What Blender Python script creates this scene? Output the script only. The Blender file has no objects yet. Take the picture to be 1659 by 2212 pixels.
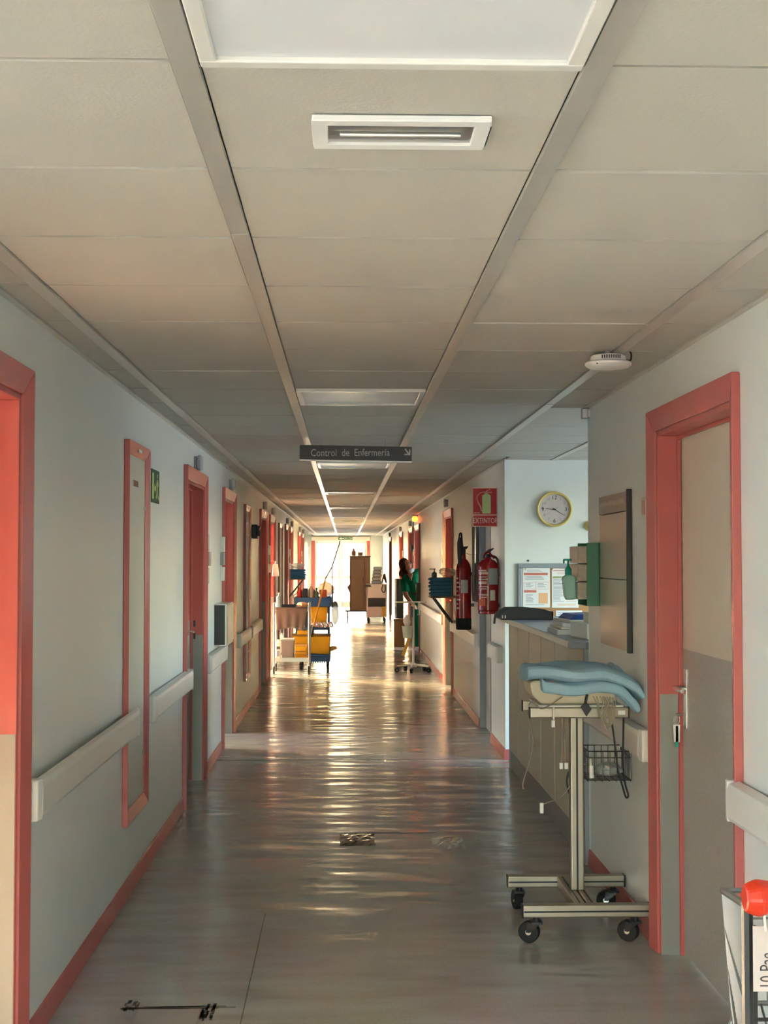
import bpy, bmesh, math, random
from mathutils import Vector, Matrix
random.seed(7)
S = bpy.context.scene
C = S.collection
PI = math.pi

# ------------------------------------------------------------------ camera
F, CX, CY, EYE = 2930.0, 829.5, 1106.0, 1.6          # pixels of the 1659 x 2212 frame
YAW = math.atan(84.5 / F); PIT = math.atan(102 / F * math.cos(YAW))
cam = bpy.data.cameras.new('camera'); cam.sensor_fit = 'VERTICAL'; cam.sensor_height = 36
cam.lens = F / 2212 * 36; cam.clip_start = 0.05; cam.clip_end = 2000
camo = bpy.data.objects.new('camera', cam); C.objects.link(camo)
camo.location = (0, 0, EYE); camo.rotation_euler = (PI/2 + PIT, 0, -YAW)
S.camera = camo

# ------------------------------------------------------------------ sky, sun, exposure
SUN_AZ = math.radians(-50); SUN_EL = math.radians(11)     # azimuth from +Y towards +X
w = bpy.data.worlds.new('world'); S.world = w; w.use_nodes = True
nt = w.node_tree; nt.nodes.clear()
sky = nt.nodes.new('ShaderNodeTexSky'); sky.sky_type = 'NISHITA'; sky.sun_disc = False
sky.sun_elevation = SUN_EL; sky.sun_rotation = SUN_AZ; sky.air_density = 1.0; sky.dust_density = 4
bg = nt.nodes.new('ShaderNodeBackground'); bg.inputs['Strength'].default_value = 1.0
wo = nt.nodes.new('ShaderNodeOutputWorld')
nt.links.new(sky.outputs[0], bg.inputs[0]); nt.links.new(bg.outputs[0], wo.inputs[0])
sun = bpy.data.lights.new('sun_offscreen', 'SUN'); sun.energy = .55; sun.angle = math.radians(0.6); sun.color = (1, .86, .62)
suno = bpy.data.objects.new('sun_offscreen', sun); C.objects.link(suno); suno.location = (-20, 60, 14)
sd = Vector((math.sin(SUN_AZ)*math.cos(SUN_EL), math.cos(SUN_AZ)*math.cos(SUN_EL), math.sin(SUN_EL)))
suno.rotation_euler = (-sd).to_track_quat('-Z', 'Y').to_euler()
def portal(name, loc, normal, sx, sy):
    """sky portal filling a window opening: guides daylight sampling, gives no light of its own"""
    l = bpy.data.lights.new(name, 'AREA'); l.shape = 'RECTANGLE'; l.size = sx; l.size_y = sy
    l.cycles.is_portal = True
    o = bpy.data.objects.new(name, l); C.objects.link(o); o.location = loc
    o.rotation_euler = Vector(normal).to_track_quat('-Z', 'Z').to_euler()
S.view_settings.view_transform = 'Standard'; S.view_settings.look = 'None'
S.view_settings.gamma = 1.0; S.view_settings.use_curve_mapping = False
S.view_settings.exposure = 3.6

# ------------------------------------------------------------------ pixel helpers
_fw = Vector((math.sin(YAW)*math.cos(PIT), math.cos(YAW)*math.cos(PIT), math.sin(PIT)))
_rt = Vector((math.cos(YAW), -math.sin(YAW), 0)); _up = _rt.cross(_fw)
def _ray(x, y): return _fw + _rt*((x-CX)/F) - _up*((y-CY)/F)
_O = Vector((0, 0, EYE))
def pX(x, y, X): d = _ray(x, y); return _O + d*(X/d.x)
def pY(x, y, Y): d = _ray(x, y); return _O + d*(Y/d.y)
def pZ(x, y, Z): d = _ray(x, y); return _O + d*((Z-EYE)/d.z)

# ------------------------------------------------------------------ materials
def lin(c): return tuple(((v/255)/12.92 if v/255 <= .04045 else ((v/255+.055)/1.055)**2.4) for v in c)
MATS = {}
def M(name, rgb, rough=.5, metal=0, spec=.5, var=0, vscale=8, bump=0, bscale=40, stretch=None, alpha=1, trans=0, coat=0, rvar=0):
    if name in MATS: return MATS[name]
    m = bpy.data.materials.new(name); m.use_nodes = True; n = m.node_tree; b = n.nodes['Principled BSDF']
    col = lin(rgb) + (1,)
    b.inputs['Base Color'].default_value = col; b.inputs['Roughness'].default_value = rough
    b.inputs['Metallic'].default_value = metal; b.inputs['Specular IOR Level'].default_value = spec
    b.inputs['Alpha'].default_value = alpha; b.inputs['Transmission Weight'].default_value = trans
    b.inputs['Coat Weight'].default_value = coat
    tc = n.nodes.new('ShaderNodeTexCoord'); mp = n.nodes.new('ShaderNodeMapping')
    n.links.new(tc.outputs['Object'], mp.inputs['Vector'])
    if stretch: mp.inputs['Scale'].default_value = stretch
    nz = n.nodes.new('ShaderNodeTexNoise'); nz.inputs['Scale'].default_value = vscale; nz.inputs['Detail'].default_value = 5
    n.links.new(mp.outputs[0], nz.inputs['Vector'])
    mx = n.nodes.new('ShaderNodeMix'); mx.data_type = 'RGBA'
    v = max(var, .02)
    mx.inputs['A'].default_value = tuple(c*(1-v) for c in col[:3]) + (1,)
    mx.inputs['B'].default_value = tuple(min(1, c*(1+v)) for c in col[:3]) + (1,)
    n.links.new(nz.outputs['Fac'], mx.inputs['Factor']); n.links.new(mx.outputs['Result'], b.inputs['Base Color'])
    if rvar:
        mr = n.nodes.new('ShaderNodeMapRange'); mr.inputs['From Min'].default_value = .3; mr.inputs['From Max'].default_value = .7
        mr.inputs['To Min'].default_value = max(.02, rough-rvar); mr.inputs['To Max'].default_value = rough+rvar
        n.links.new(nz.outputs['Fac'], mr.inputs['Value']); n.links.new(mr.outputs[0], b.inputs['Roughness'])
    if bump:
        n2 = n.nodes.new('ShaderNodeTexNoise'); n2.inputs['Scale'].default_value = bscale; n2.inputs['Detail'].default_value = 3
        n.links.new(mp.outputs[0], n2.inputs['Vector'])
        bp = n.nodes.new('ShaderNodeBump'); bp.inputs['Strength'].default_value = bump; bp.inputs['Distance'].default_value = .01
        n.links.new(n2.outputs['Fac'], bp.inputs['Height']); n.links.new(bp.outputs[0], b.inputs['Normal'])
    MATS[name] = m; return m
def glass_mat():
    m = bpy.data.materials.new('window_glass'); m.use_nodes = True; n = m.node_tree; n.nodes.clear()
    t = n.nodes.new('ShaderNodeBsdfTransparent'); g = n.nodes.new('ShaderNodeBsdfGlossy'); g.inputs['Roughness'].default_value = .02
    f = n.nodes.new('ShaderNodeFresnel'); f.inputs['IOR'].default_value = 1.3
    mx = n.nodes.new('ShaderNodeMixShader'); o = n.nodes.new('ShaderNodeOutputMaterial')
    n.links.new(f.outputs[0], mx.inputs[0]); n.links.new(t.outputs[0], mx.inputs[1]); n.links.new(g.outputs[0], mx.inputs[2])
    n.links.new(mx.outputs[0], o.inputs[0]); return m
GLASS = glass_mat()
WALL = M('wall_paint', (220, 225, 221), .34, var=.03, vscale=2.2, bump=.10, bscale=7, stretch=(1, 1, .14))
RED = M('red_gloss_paint', (186, 98, 92), .26, var=.08, vscale=5, bump=.04, bscale=30)
REDDK = RED
TILE = M('ceiling_tile_mineral', (188, 184, 173), .6, spec=.35, var=.04, vscale=3, bump=.10, bscale=120)
TILEBACK = M('ceiling_void', (180, 176, 166), .9)
RAIL = M('ceiling_rail_metal', (196, 192, 182), .30, metal=.35, var=.06, vscale=12)
WHITE = M('white_plastic', (228, 228, 224), .4)
OFFW = M('off_white_plastic', (212, 208, 196), .4)
GREYP = M('grey_plastic', (150, 152, 154), .4)
GREYW = M('grey_paint', (140, 146, 152), .4, var=.03)
GREYD = M('dark_grey_plastic', (72, 72, 72), .4)
BLACK = M('black_plastic', (18, 18, 20), .4)
BLACKR = M('black_rubber', (14, 14, 15), .7)
STEEL = M('brushed_steel', (190, 188, 182), .33, metal=.9, var=.10, vscale=6, stretch=(1, 1, .08), bump=.02)
STEELM = M('matt_steel_plate', (150, 148, 142), .48, metal=.65, var=.12, vscale=5, stretch=(1, 1, .12))
CHROME = M('chrome', (220, 220, 218), .15, metal=1)
ALU = M('aluminium_profile', (168, 156, 138), .36, metal=.7, var=.05)
SPECK = M('speckled_laminate', (164, 162, 158), .45, var=.35, vscale=150)
CREAM = M('cream_laminate', (206, 200, 186), .45, var=.03)
HANDR = M('handrail_vinyl', (216, 214, 206), .30, var=.04, vscale=4)
BEIGE = M('beige_panel', (196, 186, 164), .45, var=.06, vscale=4, stretch=(6, 6, .6))
BLUEC = M('blue_cotton', (158, 194, 214), .95, spec=.1, var=.08, vscale=60, bump=.25, bscale=260)
BLUET = M('dark_blue_towelling', (84, 140, 178), .95, spec=.1, var=.12, vscale=60, bump=.4, bscale=160)
EXTR = M('extinguisher_red', (150, 8, 14), .25, coat=.3)
PAPER = M('paper', (226, 226, 224), .7)
CARD = M('cardboard', (150, 104, 62), .8, var=.06)
YEL = M('yellow_plastic', (216, 164, 20), .38)
BLUEP = M('blue_plastic', (44, 92, 150), .4)
NAVY = M('navy_plastic', (26, 34, 62), .5)
GREENP = M('green_plastic', (10, 104, 74), .35)
SKIN = M('skin', (206, 142, 112), .55, var=.05)
SCRUB = M('green_scrubs', (24, 132, 92), .85, spec=.15, var=.06, vscale=20, bump=.2, bscale=30)
HAIR = M('brown_hair', (72, 40, 24), .6, var=.3, vscale=60, stretch=(1, 1, .1))
CLEAR = M('clear_plastic', (232, 234, 232), .25, alpha=.42)
WOODB = M('brown_laminate', (142, 122, 104), .5, var=.05)
GOLD = M('yellow_clock_rim', (214, 190, 112), .35)

# ------------------------------------------------------------------ mesh builder (world coordinates)
class MB:
    def __init__(s, xf=None): s.v = []; s.f = []; s.xf = xf
    def add(s, vs, fs):
        k = len(s.v); s.v += [tuple(v) for v in vs]; s.f += [tuple(i+k for i in f) for f in fs]; return s
    def box(s, x0, x1, y0, y1, z0, z1):
        if x0 > x1: x0, x1 = x1, x0
        if y0 > y1: y0, y1 = y1, y0
        if z0 > z1: z0, z1 = z1, z0
        return s.add([(x0,y0,z0),(x1,y0,z0),(x1,y1,z0),(x0,y1,z0),(x0,y0,z1),(x1,y0,z1),(x1,y1,z1),(x0,y1,z1)],
            [(0,3,2,1),(4,5,6,7),(0,1,5,4),(1,2,6,5),(2,3,7,6),(3,0,4,7)])
    def hexa(s, pts): return s.add(pts, [(0,3,2,1),(4,5,6,7),(0,1,5,4),(1,2,6,5),(2,3,7,6),(3,0,4,7)])
    def prism(s, poly, axis, a, b):
        """polygon (2D) extruded along an axis"""
        def p(u, v, t): return {'x': (t,u,v), 'y': (u,t,v), 'z': (u,v,t)}[axis]
        n = len(poly)
        return s.add([p(u,v,a) for u,v in poly]+[p(u,v,b) for u,v in poly],
            [tuple(range(n))[::-1], tuple(range(n,2*n))] + [(i,(i+1)%n,n+(i+1)%n,n+i) for i in range(n)])
    def tube(s, pts, r, n=8, cap=True, flat=None):
        pts = [Vector(p) for p in pts]; k = len(pts)
        rs = r if isinstance(r, (list, tuple)) else [r]*k
        rings = []; prev = None
        for i, p in enumerate(pts):
            t = (pts[min(i+1,k-1)] - pts[max(i-1,0)]).normalized()
            if prev is None:
                a = Vector((0,0,1)) if abs(t.z) < .9 else Vector((0,1,0))
                u = t.cross(a).normalized()
            else: u = (prev - t*prev.dot(t)).normalized()
            prev = u; q = t.cross(u)
            ru, rq = rs[i] if isinstance(rs[i], (list, tuple)) else (rs[i], rs[i])
            rings.append([p + u*(ru*math.cos(2*PI*j/n)) + q*(rq*math.sin(2*PI*j/n)) for j in range(n)])
        vs = [v for R in rings for v in R]
        fs = [(i*n+j, i*n+(j+1)%n, (i+1)*n+(j+1)%n, (i+1)*n+j) for i in range(k-1) for j in range(n)]
        if cap: fs += [tuple(range(n))[::-1], tuple(range((k-1)*n, k*n))]
        return s.add(vs, fs)
    def cyl(s, p0, p1, r, n=16, r2=None): return s.tube([p0, p1], [r, r if r2 is None else r2], n)
    def lathe(s, prof, c, axis='z', n=24, cap=True):
        """profile of (radius, height)"""
        def p(r, h, a):
            u, v = r*math.cos(a), r*math.sin(a)
            return {'z': (c[0]+u, c[1]+v, c[2]+h), 'y': (c[0]+u, c[1]+h, c[2]+v), 'x': (c[0]+h, c[1]+u, c[2]+v)}[axis]
        k = len(prof); vs = [p(r, h, 2*PI*j/n) for r, h in prof for j in range(n)]
        fs = [(i*n+j, i*n+(j+1)%n, (i+1)*n+(j+1)%n, (i+1)*n+j) for i in range(k-1) for j in range(n)]
        if cap and prof[0][0] > 1e-5: fs.append(tuple(range(n))[::-1])
        if cap and prof[-1][0] > 1e-5: fs.append(tuple(range((k-1)*n, k*n)))
        return s.add(vs, fs)
    def ball(s, c, rx, ry=None, rz=None, n=14, m=9, fn=None):
        ry = ry or rx; rz = rz or rx; vs = []; fs = []
        for i in range(m+1):
            th = PI*i/m
            for j in range(n):
                ph = 2*PI*j/n; d = Vector((math.sin(th)*math.cos(ph), math.sin(th)*math.sin(ph), math.cos(th)))
                q = Vector((d.x*rx, d.y*ry, d.z*rz))
                if fn: q = fn(d, q)
                vs.append(Vector(c)+q)
        fs = [(i*n+j, (i+1)*n+j, (i+1)*n+(j+1)%n, i*n+(j+1)%n) for i in range(m) for j in range(n)]
        return s.add(vs, fs)
    def grid(s, fn, nu, nv):
        vs = [fn(i/nu, j/nv) for i in range(nu+1) for j in range(nv+1)]
        return s.add(vs, [(i*(nv+1)+j, (i+1)*(nv+1)+j, (i+1)*(nv+1)+j+1, i*(nv+1)+j+1) for i in range(nu) for j in range(nv)])
    def build(s, name, mat, parent=None, bevel=0, smooth=False, seg=2, solid=0):
        vs = [Vector(v) for v in s.v]
        if s.xf: vs = [s.xf @ v for v in vs]
        if parent is None:
            xs = [v.x for v in vs]; ys = [v.y for v in vs]; zs = [v.z for v in vs]
            base = Vector(((min(xs)+max(xs))/2, (min(ys)+max(ys))/2, min(zs)))
        else:
            base = Vector((0,0,0)); q = parent
            while q: base += q.location; q = q.parent
        me = bpy.data.meshes.new(name); me.from_pydata([v-base for v in vs], [], s.f)
        bm = bmesh.new(); bm.from_mesh(me)
        bmesh.ops.remove_doubles(bm, verts=bm.verts, dist=1e-6); bmesh.ops.recalc_face_normals(bm, faces=bm.faces)
        bm.to_mesh(me); bm.free()
        if smooth: me.polygons.foreach_set('use_smooth', [True]*len(me.polygons))
        me.materials.append(mat)
        o = bpy.data.objects.new(name, me); C.objects.link(o)
        if parent: o.parent = parent
        else: o.location = base
        if solid:
            d = o.modifiers.new('thickness', 'SOLIDIFY'); d.thickness = solid; d.offset = 0
        if bevel:
            d = o.modifiers.new('bevel', 'BEVEL'); d.width = bevel; d.segments = seg; d.limit_method = 'ANGLE'
        if smooth:
            if hasattr(me, 'set_sharp_from_angle'): me.set_sharp_from_angle(angle=math.radians(42))
        return o
def tag(o, label, cat, group=None, kind=None):
    if label: o['label'] = label
    if cat: o['category'] = cat
    if group: o['group'] = group
    if kind: o['kind'] = kind
    return o
def E(name, base, label, cat, group=None, kind=None):
    o = bpy.data.objects.new(name, None); C.objects.link(o); o.location = base; o.empty_display_size = .1
    return tag(o, label, cat, group, kind)
def lab(o, label): o['label'] = label; return o
def smooth_path(pts, n=6):
    pts = [Vector(p) for p in pts]; out = []
    for i in range(len(pts)-1):
        p0 = pts[max(i-1,0)]; p1 = pts[i]; p2 = pts[i+1]; p3 = pts[min(i+2,len(pts)-1)]
        for k in range(n):
            t = k/n
            out.append(.5*((2*p1)+(p2-p0)*t+(2*p0-5*p1+4*p2-p3)*t*t+(3*p1-p0-3*p2+p3)*t**3))
    return out + [pts[-1]]
def text(name, body, size, origin, right, up, mat, parent, depth=.001, align='CENTER', sx=1.0, bold=0):
    """raised lettering as a mesh; right/up are the writing directions"""
    cu = bpy.data.curves.new(name, 'FONT'); cu.body = body; cu.size = size; cu.align_x = align; cu.align_y = 'CENTER'
    cu.extrude = depth; cu.offset = bold; cu.resolution_u = 3
    t = bpy.data.objects.new(name, cu); C.objects.link(t)
    dg = bpy.context.evaluated_depsgraph_get(); me = bpy.data.meshes.new_from_object(t.evaluated_get(dg))
    bpy.data.objects.remove(t)
    r = Vector(right).normalized(); u = Vector(up).normalized(); nn = r.cross(u)
    base = Vector((0,0,0)); q = parent
    while q: base += q.location; q = q.parent
    mtx = Matrix(((r.x*sx,u.x,nn.x,origin[0]-base.x),(r.y*sx,u.y,nn.y,origin[1]-base.y),(r.z*sx,u.z,nn.z,origin[2]-base.z),(0,0,0,1)))
    me.transform(mtx); me.materials.clear(); me.materials.append(mat); me.name = name
    o = bpy.data.objects.new(name, me); C.objects.link(o); o.parent = parent
    return o

# ================================================================== THE CORRIDOR
XL, XR, H = -1.035, 1.285, 2.4
TH = .15
YB, YE = -4.0, 46.0
XL2 = -1.27                                   # the left wall steps back near the far end
STEP = 38.0

# ---- floor: worn vinyl with faint ripples
def floor_mat():
    m = bpy.data.materials.new('vinyl_floor'); m.use_nodes = True; n = m.node_tree; b = n.nodes['Principled BSDF']
    tc = n.nodes.new('ShaderNodeTexCoord')
    nz = n.nodes.new('ShaderNodeTexNoise'); nz.inputs['Scale'].default_value = 90; nz.inputs['Detail'].default_value = 6
    n.links.new(tc.outputs['Object'], nz.inputs['Vector'])
    nb = n.nodes.new('ShaderNodeTexNoise'); nb.inputs['Scale'].default_value = 1.3; nb.inputs['Detail'].default_value = 4
    n.links.new(tc.outputs['Object'], nb.inputs['Vector'])
    cr = n.nodes.new('ShaderNodeMix'); cr.data_type = 'RGBA'
    cr.inputs['A'].default_value = lin((172, 166, 158)) + (1,); cr.inputs['B'].default_value = lin((196, 190, 182)) + (1,)
    n.links.new(nz.outputs['Fac'], cr.inputs['Factor'])
    cr2 = n.nodes.new('ShaderNodeMix'); cr2.data_type = 'RGBA'; cr2.blend_type = 'MULTIPLY'; cr2.inputs['Factor'].default_value = .35
    n.links.new(cr.outputs['Result'], cr2.inputs['A']); n.links.new(nb.outputs['Color'], cr2.inputs['B'])
    n.links.new(cr2.outputs['Result'], b.inputs['Base Color'])
    b.inputs['Specular IOR Level'].default_value = .4
    mr = n.nodes.new('ShaderNodeMapRange'); mr.inputs['From Min'].default_value = .3; mr.inputs['From Max'].default_value = .7
    mr.inputs['To Min'].default_value = .13; mr.inputs['To Max'].default_value = .23
    n.links.new(nb.outputs['Fac'], mr.inputs['Value']); n.links.new(mr.outputs[0], b.inputs['Roughness'])
    mp = n.nodes.new('ShaderNodeMapping'); mp.inputs['Scale'].default_value = (1.2, 3.0, 1)
    n.links.new(tc.outputs['Object'], mp.inputs['Vector'])
    nr = n.nodes.new('ShaderNodeTexNoise'); nr.inputs['Scale'].default_value = 1.6; nr.inputs['Detail'].default_value = 1.6
    n.links.new(mp.outputs[0], nr.inputs['Vector'])
    b1 = n.nodes.new('ShaderNodeBump'); b1.inputs['Strength'].default_value = .8; b1.inputs['Distance'].default_value = .024
    n.links.new(nr.outputs['Fac'], b1.inputs['Height']); n.links.new(b1.outputs[0], b.inputs['Normal'])
    return m
VINYL = floor_mat()
fl = MB()
fl.box(-6, 6, YB-1, 10.888, -.12, 0); fl.box(-6, 6, 10.894, YE+.2, -.12, 0)
floor = tag(fl.build('floor', VINYL), 'worn grey vinyl floor running the length of the corridor', 'floor', kind='structure')
GRIME = M('seam_grime', (92, 84, 74), .7, var=.3, vscale=30)
sm = MB(); sm.box(XL+.02, XR-.02, 10.886, 10.896, -.01, .0012)
sm.build('seam', GRIME, floor)
for x0, y0, y1 in ((.045, 11.0, 44), (-.36, 4.2, 6.2)):
    sm = MB(); sm.box(x0, x0+.004, y0, y1, -.01, .0008); sm.build('seam', GRIME, floor)
# taped repair in the vinyl and two crumpled tears
PATCHM = M('pale_vinyl_patch', (158, 152, 144), .3, var=.05, vscale=60)
pa, pb = pZ(300, 2180, 0), pZ(432, 2183, 0)
sm = MB(); sm.box(pa.x, pb.x, pa.y-.5, pa.y, 0, .0015); sm.build('vinyl_patch', PATCHM, floor)
def smear(cx, cy, lx, ly, seed, n=26):
    rr = random.Random(seed); b = MB()
    for i in range(n):
        x = cx+rr.uniform(-lx, lx); y = cy+rr.uniform(-ly, ly); l = rr.uniform(.15, .5)*max(lx, ly); th = rr.uniform(.002, .006)
        if lx >= ly: b.box(x-l, x+l, y-th, y+th, .0005, .0022)
        else: b.box(x-th, x+th, y-l, y+l, .0005, .0022)
    return b.build('grime_mark', GRIME, floor)
smear((pa.x+pb.x)/2, pa.y+.008, .18, .012, 3, 14); smear(pb.x+.03, pb.y-.02, .022, .07, 4, 26); smear(pa.x-.03, pa.y+.03, .025, .05, 5, 14)
TORN = M('torn_vinyl', (96, 86, 74), .12, var=.2)
for (px, py, wd, dp, sdd) in ((772, 1814, .10, .17, 8), (968, 1822, .09, .16, 9)):
    c = pZ(px, py, 0); rr = random.Random(sdd)
    hs = {}
    def tear(u, v, c=c, wd=wd, dp=dp, rr=rr, hs=hs):
        e = min(u, 1-u, v, 1-v); e = max(0, min(1, e*5))
        return (c.x+(u-.5)*2*wd+rr.uniform(-.004, .004), c.y+(v-.5)*2*dp+rr.uniform(-.006, .006), .0006+e*rr.uniform(.001, .011))
    MB().grid(tear, 9, 7).build('crumpled_tear', TORN if sdd == 8 else VINYL, floor)
smear(pZ(850, 1800, 0).x, pZ(850, 1800, 0).y, .22, .006, 6, 10)

# ---- walls (openings are cut for doors, windows and the nurses' station)
def wall_x(name, X, s, y0, y1, ops, label, th=TH):
    """wall in the plane x=X, body on side s; ops = (ya, yb, za, zb) openings"""
    b = MB(); ops = sorted(ops); y = y0
    for a, e, za, zb in ops:
        if a > y: b.box(X, X+s*th, y, a, 0, H+.03)
        if za > 0: b.box(X, X+s*th, a, e, 0, za)
        if zb < H: b.box(X, X+s*th, a, e, zb, H+.03)
        y = e
    if y < y1: b.box(X, X+s*th, y, y1, 0, H+.03)
    return tag(b.build(name, WALL), label, 'wall', kind='structure')
def wall_y(name, Y, s, x0, x1, ops, label, th=TH):
    b = MB(); ops = sorted(ops); x = x0
    for a, e, za, zb in ops:
        if a > x: b.box(x, a, Y, Y+s*th, 0, H+.03)
        if za > 0: b.box(a, e, Y, Y+s*th, 0, za)
        if zb < H: b.box(a, e, Y, Y+s*th, zb, H+.03)
        x = e
    if x < x1: b.box(x, x1, Y, Y+s*th, 0, H+.03)
    return tag(b.build(name, WALL), label, 'wall', kind='structure')

CW = .085; DT = 2.125                          # casing width, clear door height
LD = [(3.05, 4.42), (8.73, 10.03), (11.47, 12.66), (16.45, 17.85), (18.5, 19.85), (23.3, 24.5), (25.3, 26.6), (29.8, 31.2), (32.3, 33.6)]
RD = [(4.36, 5.62), (16.05, 17.40), (23.10, 24.75), (25.4, 27.0), (29.9, 31.6), (37.2, 38.9)]
REC = (11.90, 12.95)                           # recessed grey service door
LOB = 2.70                                     # the entrance lobby opens to the left before this
wl = wall_x('wall_left', XL, -1, LOB, STEP, [(a+CW, b-CW, 0, DT) for a, b in LD], 'white painted left corridor wall with a row of doors')
wall_x('wall_left', XL2, -1, STEP, YE, [], 'white wall set back left of the far exit')
wall_y('wall_left', STEP, -1, XL2-.15, XL-.149, [], 'short return of the left wall before the far exit')
wall_x('wall_right', XR, 1, YB, 7.12, [(RD[0][0]+CW, RD[0][1]-CW, 0, DT)], 'white painted right wall before the nurses station')
wall_x('wall_right', XR, 1, 10.85, YE, [(a+CW, b-CW, 0, DT) for a, b in RD[1:]] + [(REC[0], REC[1], 0, 2.10)], 'white painted right wall beyond the nurses station')
# nurses' station
wall_y('wall_back', 10.85, 1, XR+.15, 4.35, [], 'white wall of the nurses station carrying the clock')
wall_y('wall_front', 7.12, -1, XR+.15, 4.35, [], 'near wall of the nurses station')
wall_x('wall_right', 4.2, 1, 7.12, 10.85, [(7.3, 10.7, .6, 2.35)], 'outer wall of the nurses station with its window')
# windows round the camera
wall_x('wall_left', -4.0, -1, YB, LOB, [(-3.4, 2.3, .6, 2.3)], 'window wall of the entrance lobby')
wall_y('wall_back', YB, -1, -4.15, XR+.15, [(-3.5, 1.1, .6, 2.3)], 'rear wall of the entrance lobby with a window')
wall_y('wall_front', LOB, 1, -4.15, XL-.15, [], 'lobby wall beside the first left door')
# far end
EX0, EX1, EZ = -1.07, .79, 2.225
wall_y('wall_back', YE, 1, XL2-.15, XR+.15, [(EX0, EX1, 0, EZ)], 'end wall of the corridor around the glazed exit')

# rooms behind the doors that stand open: outer walls with windows
def room(name, s, X, y0, y1, wy0, wy1, depth, label):
    a = X + s*TH; e = X + s*depth
    wall_x(name, e, s, y0-.1, y1+.1, [(wy0, wy1, .6, 2.3)], 'window wall of ' + label)
    lo, hi = min(a, e), max(a, e)
    wall_y(name, y0, -1, lo, hi, [], 'near side wall of ' + label, .1)
    wall_y(name, y1, 1, lo, hi, [], 'far side wall of ' + label, .1)
room('wall_side', -1, XL, 3.0, 7.4, 3.15, 7.2, 3.6, 'the bright room behind the first red doorway')
room('wall_side', -1, XL, 10.4, 17.3, 10.6, 13.6, 3.6, 'the ward behind the doorway past the steel wall box')
room('wall_side', -1, XL, 17.6, 28.6, 18.0, 28.4, 3.6, 'the ward behind the trolleys')
room('wall_side', 1, XR, 22.6, 25.2, 22.8, 25.0, 3.6, 'the room the person leans out of')
room('wall_side', -1, XL, 29.3, 36.3, 29.5, 36.1, 3.6, 'the far left ward')

def window(n, axis, K, a0, a1, z0, z1, label, mull=1, s=1, f=.05):
    """frame with mullions and panes in a wall opening; axis = normal direction"""
    c = (K, (a0+a1)/2, z0) if axis == 'x' else ((a0+a1)/2, K, z0)
    w_ = E('window_%d' % n, c, label, 'window', kind='structure')
    def bx(u0, u1, z_0, z_1, d0, d1):
        b = MB()
        if axis == 'x': b.box(K+d0, K+d1, u0, u1, z_0, z_1)
        else: b.box(u0, u1, K+d0, K+d1, z_0, z_1)
        return b
    for u0, u1, p, q in ((a0, a0+f, z0, z1), (a1-f, a1, z0, z1), (a0+f, a1-f, z0, z0+f), (a0+f, a1-f, z1-f, z1)):
        bx(u0, u1, p, q, -.03, .03).build('window_frame', WHITE, w_, .004)
    st = (a1-a0)/(mull+1)
    for i in range(1, mull+1): bx(a0+st*i-f/2, a0+st*i+f/2, z0+f, z1-f, -.028, .028).build('mullion', WHITE, w_, .004)
    for i in range(mull+1): bx(a0+st*i+f/2, a0+st*(i+1)-f/2, z0+f, z1-f, -.003, .003).build('pane', GLASS, w_)
    N = (s, 0, 0) if axis == 'x' else (0, s, 0)
    mid = (K-s*.07, (a0+a1)/2, (z0+z1)/2) if axis == 'x' else ((a0+a1)/2, K-s*.07, (z0+z1)/2)
    portal(LIGHTNAME[n], mid, N, a1-a0, z1-z0)
    return w_
LIGHTNAME = {1: 'window_nurses_station_offscreen', 2: 'window_lobby_left_offscreen', 3: 'window_lobby_rear_offscreen', 4: 'window_ward_left_offscreen', 5: 'window_trolley_ward_left_offscreen', 6: 'window_room_right_offscreen', 7: 'window_far_ward_left_offscreen', 8: 'window_first_room_left_offscreen'}
window(1, 'x', 4.28, 7.3, 10.7, .6, 2.35, 'white framed window of the nurses station', 2, -1)
window(2, 'x', -4.08, -3.4, 2.3, .6, 2.3, 'white framed row of windows in the side wall of the lobby', 4, 1)
window(8, 'x', XL-3.68, 3.15, 7.2, .6, 2.3, 'white framed window of the room behind the first red doorway', 1, 1)
window(3, 'y', YB-.08, -3.5, 1.1, .6, 2.3, 'white framed window in the rear wall of the lobby', 3, 1)
window(4, 'x', XL-3.68, 10.6, 13.6, .6, 2.3, 'white framed window of the ward past the steel wall box', 2, 1)
window(5, 'x', XL-3.68, 18.0, 28.4, .6, 2.3, 'white framed window of the ward behind the trolleys', 6, 1)
window(6, 'x', XR+3.68, 22.8, 25.0, .6, 2.3, 'white framed window of the room the person leans out of', 1, -1)
window(7, 'x', XL-3.68, 29.5, 36.1, .6, 2.3, 'white framed window of the far left ward', 2, 1)

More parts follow.
